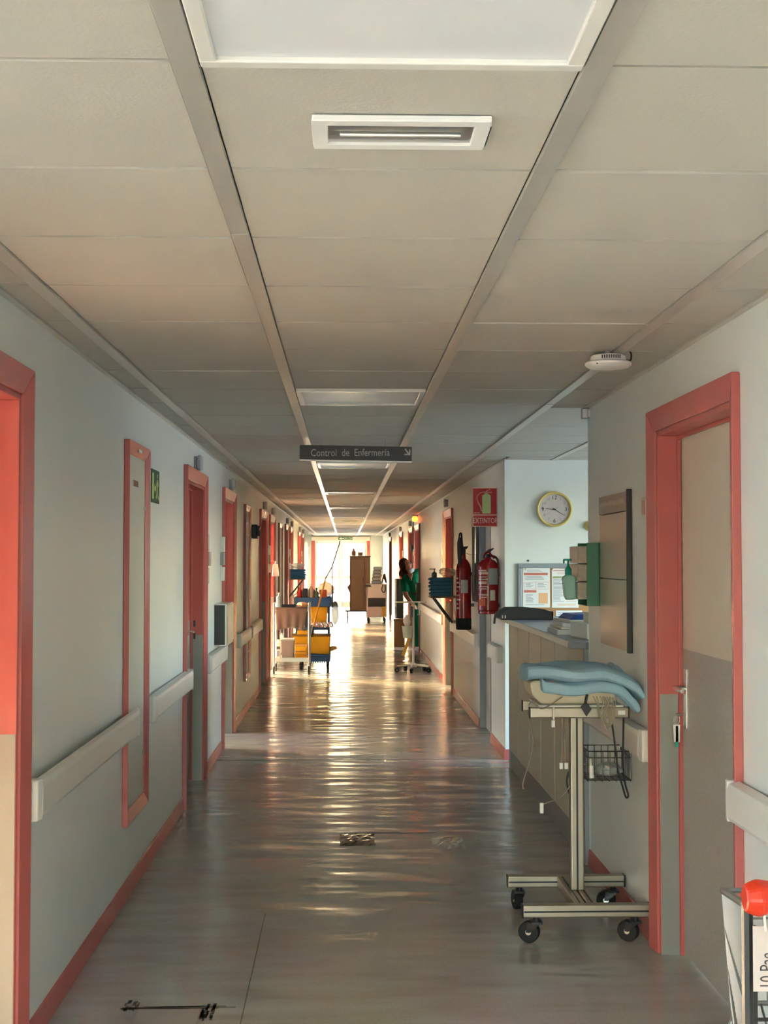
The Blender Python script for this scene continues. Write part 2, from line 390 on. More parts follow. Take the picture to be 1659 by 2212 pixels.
# ---- far exit: white glazed doors, reddish frame, shutter box, exit sign
ed = E('door_1', ((EX0+EX1)/2, YE, 0), 'bright glazed double exit door at the far end', 'door', kind='structure')
for a, b_ in ((EX0-.06, EX0+.05), (EX1-.05, EX1+.06)): MB().box(a, b_, YE-.03, YE+.16, 0, EZ+.02).build('door_frame', RED, ed, .005)
MB().box(EX0-.06, EX1+.08, YE-.14, YE, EZ, H-.03).build('shutter_box', OFFW, ed, .02)
xm = (EX0+EX1)/2
for i, (a, b_) in enumerate(((EX0+.05, xm-.004), (xm+.004, EX1-.05))):
    lf = MB(); fr = .07
    lf.box(a, a+fr, YE+.06, YE+.10, 0, EZ); lf.box(b_-fr, b_, YE+.06, YE+.10, 0, EZ)
    lf.box(a+fr, b_-fr, YE+.06, YE+.10, 0, .16); lf.box(a+fr, b_-fr, YE+.06, YE+.10, EZ-.09, EZ); lf.box(a+fr, b_-fr, YE+.06, YE+.10, .95, 1.03)
    lo = lf.build('leaf', WHITE, ed, .004)
    MB().box(a+fr, b_-fr, YE+.078, YE+.083, .16, .95).build('pane', GLASS, lo); MB().box(a+fr, b_-fr, YE+.078, YE+.083, 1.03, EZ-.09).build('pane', GLASS, lo)
portal('exit_door_portal', ((EX0+EX1)/2, YE+.2, EZ/2), (0, -1, 0), EX1-EX0, EZ)
xs = E('exit_sign', (.02, YE-.16, 2.26), 'small green exit sign on the shutter box over the far door', 'sign')
MB().box(-.22, .26, YE-.16, YE-.141, 2.255, 2.345).build('plate', M('sign_green', (22, 92, 52), .4), xs)
SIGNW = M('sign_white', (226, 232, 214), .4)
text('lettering', 'SALIDA', .085, (.12, YE-.162, 2.30), (1,0,0), (0,0,1), SIGNW, xs)
MB().prism([(-.20, 2.30), (-.12, 2.335), (-.12, 2.312), (-.03, 2.312), (-.03, 2.288), (-.12, 2.288), (-.12, 2.265)], 'y', YE-.163, YE-.16).build('arrow', SIGNW, xs)
# outside: paving and a pale yellow building across the yard
tag(MB().box(-80, 80, -60, 160, -.4, -.14).build('ground', M('yard_paving', (138, 133, 124), .9, var=.06, vscale=.6)), 'pale paving outside the building', 'ground', kind='structure')
wg = E('added_sun_blocker', (-64, -4, -.14), 'added white building out of view that keeps sun off the near windows', 'building', kind='structure')  # unseen building added to block direct sun from the near windows
MB().box(-68, -60, -80, 57, -.14, 16.8).build('wall', M('added_blocker_white', (216, 218, 220), .9), wg)  # body of the added sun blocker
MB().box(-68.3, -59.8, -80.3, 57.2, 16.8, 17.1).build('roof', OFFW, wg)  # top of the added sun blocker
for i in range(9): MB().box(-60.02, -59.98, -60+i*12, -54+i*12, 6, 11).build('window', GREYD, wg)  # window strips on the added sun blocker
bl = E('yard_building', (0, 70, -.14), 'pale yellow building standing across the yard beyond the exit', 'building')
YW = M('yellow_render', (232, 214, 160), .9)
XFB = Matrix.Translation((0, 72, 0)) @ Matrix.Rotation(math.radians(-50), 4, 'Z')
bb = MB(XFB); bb.box(-14, 14, -1, 5, -.14, 2.0); bb.build('wall', YW, bl)
MB(XFB).box(-14.4, 14.4, -1.4, 5.4, 2.0, 2.2).build('roof', OFFW, bl)
for i in range(6): MB(XFB).box(-12+i*4.2, -10.6+i*4.2, -1.05, -.95, .5, 1.6).build('window', GREYD, bl)

# ---- ceiling: rails, tiles, lights
RAILS = [(-.915, -.872), (-.280, -.236), (.386, .430), (1.030, 1.074)]
STR = [(XL+.022, -.915), (-.872, -.280), (-.236, .386), (.430, 1.030), (1.074, XR-.022)]
ceil = tag(MB().box(-6, 6, YB-1, YE+.3, H+.03, H+.25).build('ceiling', TILEBACK), 'suspended ceiling of off-white mineral tiles in metal rails', 'ceiling', kind='structure')
Y0T = 2.165
LIGHTK = [-1, 7, 15, 23, 31, 39, 47, 55, 63, 71]
tm = {}
def tile_mesh(x0, x1):
    k = (round(x0, 3), round(x1, 3))
    if k not in tm:
        b = MB(); wdt = (x1-x0)/2-.003; g = .0075; hh = .3-g
        b.hexa([(-wdt,-hh,0),(wdt,-hh,0),(wdt,hh,0),(-wdt,hh,0),(-wdt-.001,-hh-.001,.022),(wdt+.001,-hh-.001,.022),(wdt+.001,hh+.001,.022),(-wdt-.001,hh+.001,.022)])
        me = bpy.data.meshes.new('ceiling_tile'); me.from_pydata(b.v, [], b.f); me.materials.append(TILE); tm[k] = me
    return tm[k]
rt = random.Random(11)
def tile(x0, x1, yc):
    o = bpy.data.objects.new('ceiling_tile', tile_mesh(x0, x1)); C.objects.link(o); o.parent = ceil
    o.location = Vector(((x0+x1)/2, yc, H+rt.uniform(0, .0025))) - ceil.location
    o.rotation_euler = (rt.uniform(-.0022, .0022), rt.uniform(-.0015, .0015), 0)
KMAX = 17
for k in range(-2, KMAX):
    yc = Y0T+.6*k+.3
    for j, (a, b_) in enumerate(STR):
        if j == 2 and k in LIGHTK: continue
        if j == 4 and 7.12 < yc < 10.85: continue
        tile(a, b_, yc)
NST = [(1.074, 1.655), (1.70, 2.30), (2.345, 2.945), (2.99, 3.59)]
for k in range(8, 15):
    yc = Y0T+.6*k+.3
    if yc-.3 < 7.12 or yc+.3 > 10.86: continue
    for a, b_ in NST: tile(a, b_, yc)
far = MB(); rf = random.Random(5)
for k in range(KMAX, 73):
    y0 = Y0T+.6*k+.004; y1 = y0+.592
    for j, (a, b_) in enumerate(STR):
        if j == 2 and k in LIGHTK: continue
        z = H+rf.uniform(0, .003); far.box(a+.003, b_-.003, y0, y1, z, z+.02)
for k in range(-10, -2):
    y0 = Y0T+.6*k+.004
    for a, b_ in STR: far.box(a+.003, b_-.003, y0, y0+.592, H, H+.02)
for k in range(-10, 1):
    y0 = Y0T+.6*k+.004
    for a in (-3.98, -3.34, -2.70, -2.06): far.box(a, a+.60 if a < -2.1 else -1.06, y0, min(y0+.592, 2.69), H, H+.02)
far.box(3.63, 4.19, 7.125, 10.845, H, H+.02); far.box(1.29, 3.59, 10.57, 10.845, H, H+.02); far.box(1.077, 3.59, 7.125, 7.561, H, H+.02)
fo = far.build('ceiling_tile', TILE, ceil); fo['kind'] = 'stuff'
rr = random.Random(2)
for a, b_ in RAILS + [(XL, XL+.024), (XR-.024, XR)]:
    y = -3.9
    while y < YE:
        e = min(y+3.6, YE); z = H-.007+rr.uniform(-.001, .001)
        if a > 1.2 and y < 7.12 < e: MB().box(a, b_, y, 7.12, z, z+.008).build('ceiling_rail', RAIL, ceil); y = 10.86; continue
        MB().box(a, b_, y+.0015, e-.0015, z, z+.012).build('ceiling_rail', RAIL, ceil, .001); y = e
for a in (1.655, 2.30, 2.945): MB().box(a, a+.044, 7.13, 10.85, H-.006, H+.006).build('ceiling_rail', RAIL, ceil)
JOINT = TILE
for k in range(-1, 46):
    y = Y0T+.6*k; wd = .0065 if k < 12 else .004
    sg_ = [(XL+.024, -.915), (-.872, -.280), (-.236, .386), (.430, 1.030), (1.074, XR-.024 if not 7.12 < y < 10.85 else 3.58)]
    jm = MB()
    for a, b_ in sg_: jm.box(a, b_, y-wd-.002, y+wd+.002, H+.022, H+.025)
    jm.build('joint_strip', JOINT, ceil)
# dark mould along the edge of the near light
mo = MB(); rm = random.Random(4)
for i in range(70):
    x = rm.uniform(-.22, .37); l = rm.uniform(.004, .02); d = rm.uniform(.001, .006)
    mo.box(x-l, x+l, 2.167, 2.168+d, H-.0012, H+.004)
mo.build('mould_stain', GRIME, ceil)
DIFF = M('light_diffuser', (220, 222, 224), .34, spec=.5, bump=.03, bscale=200)
LFR = M('light_frame', (222, 220, 212), .25)
rgl = ['nearest the lobby', 'by the hanging sign', 'past the hanging sign']
for i, k in enumerate(LIGHTK):
    y0 = Y0T+.6*k+.006; y1 = y0+.588; a, b_ = STR[2]; a += .004; b_ -= .004
    lb = ['unlit square ceiling light panel before the emergency light', 'unlit square ceiling light panel in front of the hanging sign', 'unlit square ceiling light panel just behind the hanging sign'][i] if i < 3 else '%s unlit ceiling light panel beyond the hanging sign' % ('second', 'third', 'fourth', 'fifth', 'sixth', 'seventh', 'eighth')[i-3]
    t = E('ceiling_light', ((a+b_)/2, (y0+y1)/2, H-.012), lb, 'light', 'square ceiling lights')
    f = .028
    for q in ((a, b_, y0, y0+f), (a, b_, y1-f, y1), (a, a+f, y0+f, y1-f), (b_-f, b_, y0+f, y1-f)): MB().box(*q, H-.012, H+.012).build('frame', LFR, t, .003)
    MB().box(a+f, b_-f, y0+f, y1-f, H-.003, H+.003).build('diffuser', DIFF, t)
def emergency(yc, label):
    t = E('emergency_light', (.10, yc, H-.012), label, 'light', 'emergency ceiling lights')
    x0, x1, d = -.06, .265, .085
    f = MB()
    for q in ((x0, x1, yc-d, yc-d+.028), (x0, x1, yc+d-.028, yc+d), (x0, x0+.028, yc-d+.028, yc+d-.028), (x1-.028, x1, yc-d+.028, yc+d-.028)): f.box(*q, H-.012, H)
    f.build('frame', WHITE, t, .002)
    MB().hexa([(x0+.028,yc-d+.028,H-.006),(x1-.028,yc-d+.028,H-.006),(x1-.028,yc+d-.028,H-.006),(x0+.028,yc+d-.028,H-.006),(x0+.06,yc-.035,H-.001),(x1-.06,yc-.035,H-.001),(x1-.06,yc+.035,H-.001),(x0+.06,yc+.035,H-.001)]).build('reflector', STEEL, t)
    MB().cyl((x0+.05, yc, H-.010), (x1-.05, yc, H-.010), .005, 10).build('lamp_tube', STEEL, t)
emergency(2.50, 'slim rectangular emergency light next to the nearest ceiling panel')
for y_, w_ in ((20.0, 'first'), (28.4, 'second'), (36.8, 'third')): emergency(y_, '%s slim emergency light in the ceiling beyond the hanging sign' % w_)

# ---- doors
HANDLE = CHROME
def door(n, s, X, y0, y1, label, lining=RED, leafmat=REDDK, opened=False, kick=STEELM, grey=False, lower=None, leafd=.105):
    d_ = E('door_%d' % n, (X, (y0+y1)/2, 0), label, 'door', kind='structure')
    def D(d): return X + s*d
    a, e = y0+CW, y1-CW; top = DT+CW
    # casing with a sloped moulding: thick outer edge, thin inner edge
    def jamb(o, i): return MB().hexa([(D(0), o, 0), (D(0), i, 0), (D(-.012), i, 0), (D(-.03), o, 0), (D(0), o, top if True else 0), (D(0), i, DT), (D(-.012), i, DT), (D(-.03), o, top)])
    jamb(y0, a).build('casing', RED, d_, .003); jamb(y1, e).build('casing', RED, d_, .003)
    MB().hexa([(D(0), a, DT), (D(0), e, DT), (D(-.012), e, DT), (D(-.012), a, DT), (D(0), y0, top), (D(0), y1, top), (D(-.03), y1, top), (D(-.03), y0, top)]).build('casing', RED, d_, .003)
    # lining and stop bead
    for q, sg in ((a, 1), (e, -1)):
        MB().box(D(-.004), D(TH), q, q+sg*.02, 0, DT-.02).build('lining', lining, d_, .002)
        MB().box(D(.075), D(.09), q+sg*.02, q+sg*.034, 0, DT-.034).build('stop_bead', lining, d_, .002)
        if kick: MB().box(D(-.001), D(.072), q+sg*.02, q+sg*.0225, 0, 1.05).build('kick_plate', kick, d_)
    MB().box(D(-.004), D(TH), a, e, DT-.02, DT).build('lining', lining, d_, .002)
    MB().box(D(.075), D(.09), a+.02, e-.02, DT-.034, DT-.02).build('stop_bead', lining, d_, .002)
    if opened:                                   # leaf swung back into the room against the far side
        lf = MB().box(D(TH), D(TH+(e-a)-.04), a+.022, a+.062, .01, DT-.03).build('leaf', leafmat, d_, .003)
        MB().box(D(TH+.03), D(TH+(e-a)-.07), a+.062, a+.0645, .03, 1.05).build('kick_plate', STEELM, lf)
    else:
        lf = MB().box(D(leafd-.013), D(leafd+.03), a+.018, e-.018, .008, DT-.018).build('leaf', leafmat, d_, .002)
        if lower: MB().box(D(leafd-.016), D(leafd-.013), a+.0215, e-.0215, .01, 1.235).build('lower_panel', lower, lf)
        else: MB().box(D(leafd-.016), D(leafd-.013), a+.0215, e-.0215, .01, 1.05).build('kick_plate', STEELM, lf)
        hy = e-.09
        MB().box(D(leafd-.022), D(leafd-.013), hy-.022, hy+.022, .92, 1.16).build('lock_plate', HANDLE, lf, .003)
        h = MB().cyl((D(leafd-.013), hy, 1.08), (D(leafd-.065), hy, 1.08), .009, 10); h.cyl((D(leafd-.062), hy+.008, 1.08), (D(leafd-.062), hy-.12, 1.08), .0085, 10)
        h.build('handle', HANDLE, lf, smooth=True)
    return d_
n = 2
ld = ['red open doorway in the left wall before the first handrail', 'dark red doorway in the left wall under a grey call box', 'brightly lit red doorway in the left wall past the steel wall box',
      'red doorway in the left wall after the second riser panel', 'red doorway in the left wall beside the steel trolley', 'red doorway in the left wall behind the cleaning cart',
      'red doorway in the left wall by the hanging towel shelf', 'red doorway in the left wall near the far exit', 'last red doorway of the left wall before the exit']
for i, (a, b_) in enumerate(LD):
    door(n, -1, XL, a, b_, ld[i], opened=(i in (0, 2, 4, 6, 7, 8))); n += 1
rd = ['cream and grey door with a red frame next to the monitor stand', 'dark red doorway in the right wall by the towel shelf', 'red doorway in the right wall that the person leans out of',
      'red doorway in the right wall behind the person', 'red doorway in the right wall beside the laundry cart', 'last red doorway of the right wall before the exit']
RDO = {}
for i, (a, b_) in enumerate(RD):
    RDO[i] = door(n, 1, XR, a, b_, rd[i], leafmat=CREAM if i == 0 else REDDK, opened=(i == 2), lower=SPECK if i == 0 else None); n += 1
# lock and strike on the dark red doorway
lk = MB(); lk.box(XL-.058, XL-.028, 9.92, 9.9245, 1.30-.02, 1.30+.03)
for z0, z1 in ((1.11, 1.155), (1.02, 1.08)):
    MB().box(XL-.066, XL-.05, 9.9205, 9.926, z0, z1).build('strike_plate', BLACK, [o for o in bpy.data.objects if o.name == 'door_3'][0])
# recessed grey service door beyond the clock wall
sv = E('door_%d' % n, (XR, sum(REC)/2, 0), 'grey recessed service door behind the powder extinguisher', 'door', kind='structure')
MB().box(XR+.06, XR+.10, REC[0], REC[1], 0, 2.10).build('leaf', CREAM, sv)
MB().box(XR+.001, XR+.06, REC[1]-.03, REC[1], 0, 2.10).build('frame', GREYW, sv, .003); MB().box(XR+.001, XR+.06, REC[0], REC[0]+.03, 0, 2.10).build('frame', GREYW, sv, .003)
MB().box(XR+.001, XR+.06, REC[0]+.03, REC[1]-.03, 2.07, 2.10).build('frame', GREYW, sv, .003)
for q in (12.2, 12.45): MB().box(XR+.052, XR+.06, q, q+.012, .02, 2.06).build('joint_strip', GREYW, sv)

# ---- baseboards
def gaps(y0, y1, ops):
    out = []; y = y0
    for a, b_ in sorted(ops):
        if a > y: out.append((y, a))
        y = max(y, b_)
    if y < y1: out.append((y, y1))
    return out
def base(side, X, s, segs, label):
    o = E('baseboard_%s' % side, (X, segs[0][0], 0), label, 'baseboard', kind='structure')
    for a, b_ in segs:
        MB().hexa([(X, a, 0), (X, b_, 0), (X+s*.014, b_, 0), (X+s*.014, a, 0), (X, a, .085), (X, b_, .085), (X+s*.008, b_, .08), (X+s*.008, a, .08)]).build('baseboard', RED, o, .002)
base('left', XL, 1, gaps(LOB, STEP, LD), 'red painted skirting along the left wall')
base('right', XR, -1, gaps(YB, 7.12, RD[:1]) + gaps(10.85, YE, RD[1:] + [REC]), 'red painted skirting along the right wall')
bb = MB(); bb.box(XR-.014, 1.42, 10.836, 10.85, 0, .085); tag(bb.build('baseboard_back', RED), 'short red skirting on the clock wall beside the counter', 'baseboard', kind='structure')
cg = MB(); cg.box(XR-.004, XR+.05, 10.842, 10.85, .085, 2.39); tag(cg.build('trim_1', WALL), 'white corner strip where the clock wall meets the corridor', 'trim', kind='structure')
cg = MB(); cg.box(XR-.002, XR+.03, 7.12, 7.124, 0, 2.39); tag(cg.build('trim_2', WALL), 'white corner strip at the end of the wall by the glove holder', 'trim', kind='structure')

# ================================================================== THINGS ON THE WALLS AND CEILING
def handrail(s, X, y0, y1, label, fb=0.0):
    t = E('handrail', (X, (y0+y1)/2, .75), label, 'handrail', 'wall handrails')
    def D(d): return X - s*d
    z0, z1 = .752, .886
    w1 = .031 if fb else .012
    b = MB().prism([(D(w1), z0), (D(.046), z0+.006), (D(.052), z0+.02), (D(.052), z1-.028), (D(.046), z1-.010), (D(w1), z1)], 'y', y0+.045, y1-.045)
    b.build('rail_board', HANDR, t, .003)
    for e, w0 in ((1, 0), (-1, fb)):
        q = y0 if e > 0 else y1
        MB().hexa([(D(w0), q, z0), (D(.044), q, z0), (D(.0525), q+e*.045, z0), (D(w0), q+e*.045, z0), (D(w0), q, z1), (D(.044), q, z1), (D(.0525), q+e*.045, z1), (D(w0), q+e*.045, z1)]).build('end_cap', HANDR, t, .006)
    k = max(1, int((y1-y0)/1.2))
    for i in range(k): yy = y0+(y1-y0)*(i+.4)/k; MB().box(D(0), D(.014), yy-.04, yy+.04, z0+.03, z1-.03).build('wall_bracket', GREYP, t)
    return t
for i, (a, b_, l) in enumerate(((4.44, 6.62, 'cream handrail on the left wall running into the first riser panel'), (7.10, 8.93, 'short cream handrail between the exit sign and the dark red doorway'),
        (10.08, 11.52, 'cream handrail under the steel wall box'), (13.02, 14.45, 'cream handrail between the brightly lit doorway and second riser panel'), (14.66, 16.42, 'cream handrail after the second riser panel'),
        (19.95, 21.0, 'cream handrail before the third riser panel'), (26.7, 29.7, 'cream handrail on the left wall far beyond the cleaning cart'))): handrail(-1, XL, a, b_, l, .032 if i in (0, 3) else 0)
for a, b_, l in ((.6, 4.42, 'scuffed white handrail ending at the cream and grey door'), (5.66, 7.10, 'cream handrail behind the monitor stand'), (11.06, 11.78, 'short stub of cream handrail by the clock wall corner'),
        (13.02, 16.0, 'cream handrail under the black based extinguisher'), (17.5, 22.98, 'long cream handrail behind the drip stand trolley'), (27.1, 29.8, 'cream handrail on the right wall beyond the person')): handrail(1, XR, a, b_, l)

# riser panels in the left wall
def riser(y0, y1, label):
    t = E('riser_panel', (XL, (y0+y1)/2, .352), label, 'access panel', 'red framed riser panels')
    z0, z1, c = .352, 2.165, .062
    for o, i in ((y0, y0+c), (y1, y1-c)):
        MB().hexa([(XL, o, z0), (XL, i, z0+c), (XL+.012, i, z0+c), (XL+.028, o, z0), (XL, o, z1), (XL, i, z1-c), (XL+.012, i, z1-c), (XL+.028, o, z1)]).build('frame', RED, t, .003)
    for o, i in ((z0, z0+c), (z1, z1-c)):
        MB().hexa([(XL, y0, o), (XL, y1, o), (XL+.028, y1, o), (XL+.028, y0, o), (XL, y0+c, i), (XL, y1-c, i), (XL+.012, y1-c, i), (XL+.012, y0+c, i)]).build('frame', RED, t, .003)
    d = MB().box(XL+.001, XL+.006, y0+c, y1-c, z0+c, z1-c).build('panel_door', CREAM, t)
    for z in (.62, 1.86): MB().cyl((XL+.006, y1-c-.03, z), (XL+.016, y1-c-.03, z), .012, 10).build('lock', CHROME, d, smooth=True)
    MB().box(XL+.006, XL+.012, y0+.22, y0+.36, 1.955, 1.985).build('number_tag', CHROME, d)
    MB().box(XL+.024, XL+.026, (y0+y1)/2-.05, (y0+y1)/2+.05, 2.125, 2.14).build('name_strip', OFFW, t)
riser(6.38, 7.06, 'red framed white riser panel between two handrails near the exit sign')
riser(13.92, 14.64, 'red framed riser panel past the brightly lit left doorway')
riser(21.1, 22.2, 'red framed riser panel behind the steel trolley')

# exit sign on the left wall
t = E('exit_sign', (XL, 7.41, 1.90), 'green running man exit sign on the left wall beside the riser panel', 'sign')
MB().box(XL, XL+.004, 7.26, 7.56, 1.905, 2.085).build('plate', M('exit_green', (38, 84, 50), .5), t)
GLOW = M('photoluminescent_print', (190, 214, 130), .5)
b = MB(); X = XL+.0045
def q(y0, y1, z0, z1): b.box(XL+.004, XL+.0055, y0, y1, z0, z1)
q(7.28, 7.335, 1.925, 2.065); b.build('door_symbol', GLOW, t)
b = MB(); b.prism([(7.35, 1.985), (7.385, 2.015), (7.385, 1.998), (7.42, 1.998), (7.42, 1.972), (7.385, 1.972), (7.385, 1.955)], 'x', XL+.004, XL+.0055); b.build('arrow', GLOW, t)
b = MB(); b.cyl((XL+.004, 7.475, 2.055), (XL+.0055, 7.475, 2.055), .013, 12)
for P_ in ([(7.46, 2.035), (7.49, 2.035), (7.485, 1.98), (7.458, 1.985)], [(7.46, 2.03), (7.435, 2.0), (7.442, 1.995), (7.466, 2.018)], [(7.488, 2.03), (7.525, 2.005), (7.52, 1.998), (7.484, 2.016)],
           [(7.458, 1.988), (7.472, 1.984), (7.452, 1.94), (7.425, 1.925), (7.42, 1.935), (7.44, 1.948)], [(7.47, 1.985), (7.486, 1.98), (7.50, 1.95), (7.535, 1.935), (7.53, 1.925), (7.488, 1.94)]): b.prism(P_, 'x', XL+.004, XL+.0055)
b.build('running_figure', GLOW, t)

# call boxes above the doors
def callbox(s, X, y, label, z=2.262):
    t = E('call_box', (X, y, z-.045), label, 'call light', 'call boxes above doors')
    MB().box(X, X-s*.02, y-.045, y+.045, z-.045, z+.045).build('back_plate', GREYP, t, .004); MB().box(X-s*.02, X-s*.055, y-.052, y+.052, z-.052, z+.052).build('lens_cover', M('call_box_grey', (176, 178, 184), .35), t, .012)
callbox(-1, XL, 9.36, 'pale grey call box over the dark red left doorway'); callbox(-1, XL, 12.15, 'pale grey call box over the doorway past the steel wall box')
for k_, (a, b_) in enumerate(LD[3:]): callbox(-1, XL, (a+b_)/2, 'grey call box over the %s red doorway past the second riser panel' % ('first', 'second', 'third', 'fourth', 'fifth', 'sixth')[k_], 2.275)
callbox(1, XR, 16.9, 'grey call box over the dark red right doorway', 2.30)
for k_, (a, b_) in enumerate(RD[3:]): callbox(1, XR, (a+b_)/2, 'grey call box over the %s right doorway beyond the person' % ('first', 'second', 'third')[k_], 2.29)

# number plates beside the doors
def doorsign(s, X, y, label):
    t = E('door_sign', (X, y, 1.42), label, 'sign', 'door number plates')
    for z0, z1, dy, m in ((1.66, 1.79, .04, WHITE), (1.55, 1.66, .06, GREYP), (1.42, 1.54, .04, WHITE)):
        MB().box(X, X-s*.03, y-dy, y+dy+.03, z0, z1-.004).build('plate', m, t, .003)
doorsign(-1, XL, 10.16, 'stacked white and grey number plates after the dark red doorway'); doorsign(-1, XL, 11.36, 'stacked number plates just after the steel wall box')
for y, w_ in ((17.98, 'just after the first red doorway past the second riser panel'), (18.36, 'just before the red doorway beside the steel trolley'), (25.1, 'between the two doorways at the left towel shelf'), (31.4, 'after the next to last left doorway'), (32.1, 'just before the last left doorway')): doorsign(-1, XL, y, 'stacked number plates ' + w_)
doorsign(1, XR, 17.55, 'tall white number plates beside the dark red right doorway')
for y, w_ in ((24.95, 'right behind the person'), (29.7, 'by the doorway next to the ward cart')): doorsign(1, XR, y, 'stacked number plates on the right wall ' + w_)

# stainless wall box, black wall phone, hanging bag
t = E('wall_bin', (XL, 11.2, .90), 'stainless steel box fixed to the left wall above the handrail', 'wall bin')
MB().box(XL, XL+.10, 10.82, 11.42, .91, 1.245).build('body', STEEL, t, .004)
MB().box(XL, XL+.085, 10.812, 10.82, .92, 1.235).build('side_opening', BLACK, t)
MB().box(XL+.10, XL+.106, 10.83, 11.41, .93, 1.235).build('front_flap', STEEL, t, .003)
t = E('wall_phone', (XL, 15.2, 1.83), 'black phone on the left wall past the second riser panel', 'phone')
MB().box(XL, XL+.06, 15.1, 15.3, 1.83, 1.985).build('body', BLACK, t, .01); MB().prism([(XL+.06, 1.86), (XL+.095, 1.85), (XL+.10, 1.90), (XL+.085, 1.93), (XL+.10, 1.965), (XL+.06, 1.975)], 'y', 15.12, 15.18).build('handset', BLACK, t, .006)
t = E('hanging_bag', (XL+.06, 19.2, 1.35), 'clear plastic bag hanging on the left wall above the steel trolley', 'bag')
MB().hexa([(XL+.01, 19.05, 1.36), (XL+.12, 19.05, 1.36), (XL+.10, 19.12, 1.36), (XL+.01, 19.12, 1.36), (XL+.03, 19.07, 1.53), (XL+.10, 19.07, 1.53), (XL+.09, 19.10, 1.53), (XL+.03, 19.10, 1.53)]).build('pouch', CLEAR, t, .01)
MB().tube([(XL, 19.085, 1.58), (XL+.06, 19.085, 1.57), (XL+.06, 19.085, 1.53)], .003).build('hook', CHROME, t)

# hanging direction sign
sg = E('hanging_sign', (.07, 9.1, 2.255), 'dark hanging sign for the nurses station in the middle of the ceiling', 'sign')
a, e = pY(647, 979, 9.1), pY(890, 983, 9.1); tl = math.radians(-.9)
xf = Matrix.Translation((.073, 9.1, 2.31)) @ Matrix.Rotation(-tl, 4, 'Y')
b = MB(xf); b.box(-.377, .377, 0, .012, -.048, .052); b.build('board', M('sign_dark_brown', (52, 47, 42), .4), sg, .002)
b = MB(xf); b.box(-.377, .377, -.002, .014, -.056, -.046); b.build('lower_edge', RAIL, sg)
LET = M('sign_letter_grey', (172, 168, 160), .5)
text('lettering', 'Control  de  Enfermería', .068, (.035, 9.0995, 2.314), (1, 0, .0075), (-.0075, 0, 1), LET, sg, sx=.80)
b = MB(xf); b.prism([(.327, .034), (.333, .040), (.358, .010), (.358, .033), (.367, .033), (.367, -.005), (.327, -.005), (.327, .004), (.350, .004)], 'y', -.001, 0); b.build('arrow', LET, sg)
for x in (-.158, .27): MB().cyl((x, 9.106, 2.355), (x, 9.106, H), .0025, 6).build('hanger', CHROME, sg)

# wireless access point under the ceiling, motion detector on the wall corner
ap = E('access_point', (1.012, 5.17, 2.335), 'round white network access point hanging under the ceiling', 'access point')
c = (1.012, 5.17, 2.335)
MB().lathe([(0, -.004), (.05, -.003), (.078, .002), (.088, .010), (.089, .018), (.082, .024), (.07, .026), (.066, .045), (.06, .048), (0, .048)], c, n=32).build('housing', WHITE, ap, smooth=True)
for i in range(9):
    an = -PI/2 + (i-4)*.13
    MB().box(c[0]+.068*math.cos(an)-.0022, c[0]+.068*math.cos(an)+.0022, c[1]+.0675*math.sin(an)-.003, c[1]+.0675*math.sin(an)+.003, c[2]+.030, c[2]+.043).build('vent_slot', GREYD, ap)
MB().cyl((c[0], c[1], c[2]+.048), (c[0], c[1], H), .012, 12).build('stem', GREYP, ap, smooth=True)
MB().tube(smooth_path([(c[0]+.06, c[1], c[2]+.035), (c[0]+.085, c[1], c[2]+.03), (c[0]+.09, c[1], c[2]+.05), (c[0]+.088, c[1]+.01, H)]), .0035).build('cable', BLACK, ap, smooth=True)
MB().ball((c[0]-.055, c[1]-.068, c[2]+.008), .003).build('indicator_light', GREENP, ap)
md = E('motion_detector', (XR-.005, 7.10, 2.31), 'small grey motion detector at the top corner beside the nurses station', 'detector')
MB().cyl((XR-.024, 7.07, 2.335), (XR-.024, 7.07, 2.392), .022, 16).build('housing', GREYP, md, .004, smooth=True); MB().cyl((XR-.028, 7.050, 2.340), (XR-.028, 7.050, 2.386), .014, 14).build('lens', WHITE, md, .003, smooth=True)
MB().box(XR-.012, XR, 7.05, 7.09, 2.345, 2.385).build('bracket', WHITE, md)

# clock
ck = E('wall_clock', (1.679, 10.85, 1.86), 'round clock with a yellow rim on the white station wall', 'clock')
cc = (1.679, 10.85, 2.0)
MB().lathe([(.122, -.024), (.127, -.038), (.135, -.041), (.142, -.034), (.143, -.012), (.138, 0), (.122, 0), (.122, -.024)], cc, 'y', 48, False).build('rim', GOLD, ck, smooth=True)
MB().lathe([(0, -.022), (.121, -.022), (.121, 0), (0, 0)], cc, 'y', 40).build('dial', M('clock_dial', (196, 188, 184), .5), ck)
INK = M('dark_ink', (44, 42, 44), .6)
for n_ in range(1, 13):
    an = PI/2 - n_*PI/6; big = n_ % 3 == 0
    text('numeral', str(n_), .044 if big else .03, (cc[0]+.093*math.cos(an), cc[1]-.0225, cc[2]+.093*math.sin(an)), (1,0,0), (0,0,1), INK if big else M('faded_numeral', (150, 138, 150), .6), ck, .0006)
def hand(an, l, tail, w_, y, m, nm):
    d = Vector((math.cos(an), 0, math.sin(an))); q_ = Vector((-d.z, 0, d.x)); o = Vector((cc[0], y, cc[2]))
    MB().hexa([o-d*tail-q_*w_, o+d*l-q_*w_*.5, o+d*l+q_*w_*.5, o-d*tail+q_*w_]+[p+Vector((0, .0015, 0)) for p in (o-d*tail-q_*w_, o+d*l-q_*w_*.5, o+d*l+q_*w_*.5, o-d*tail+q_*w_)]).build(nm, m, ck)
hand(math.radians(175), .068, .012, .0035, cc[1]-.026, INK, 'hour_hand'); hand(math.radians(-32), .088, .014, .003, cc[1]-.028, INK, 'minute_hand'); hand(math.radians(212), .09, .045, .0008, cc[1]-.030, INK, 'second_hand')
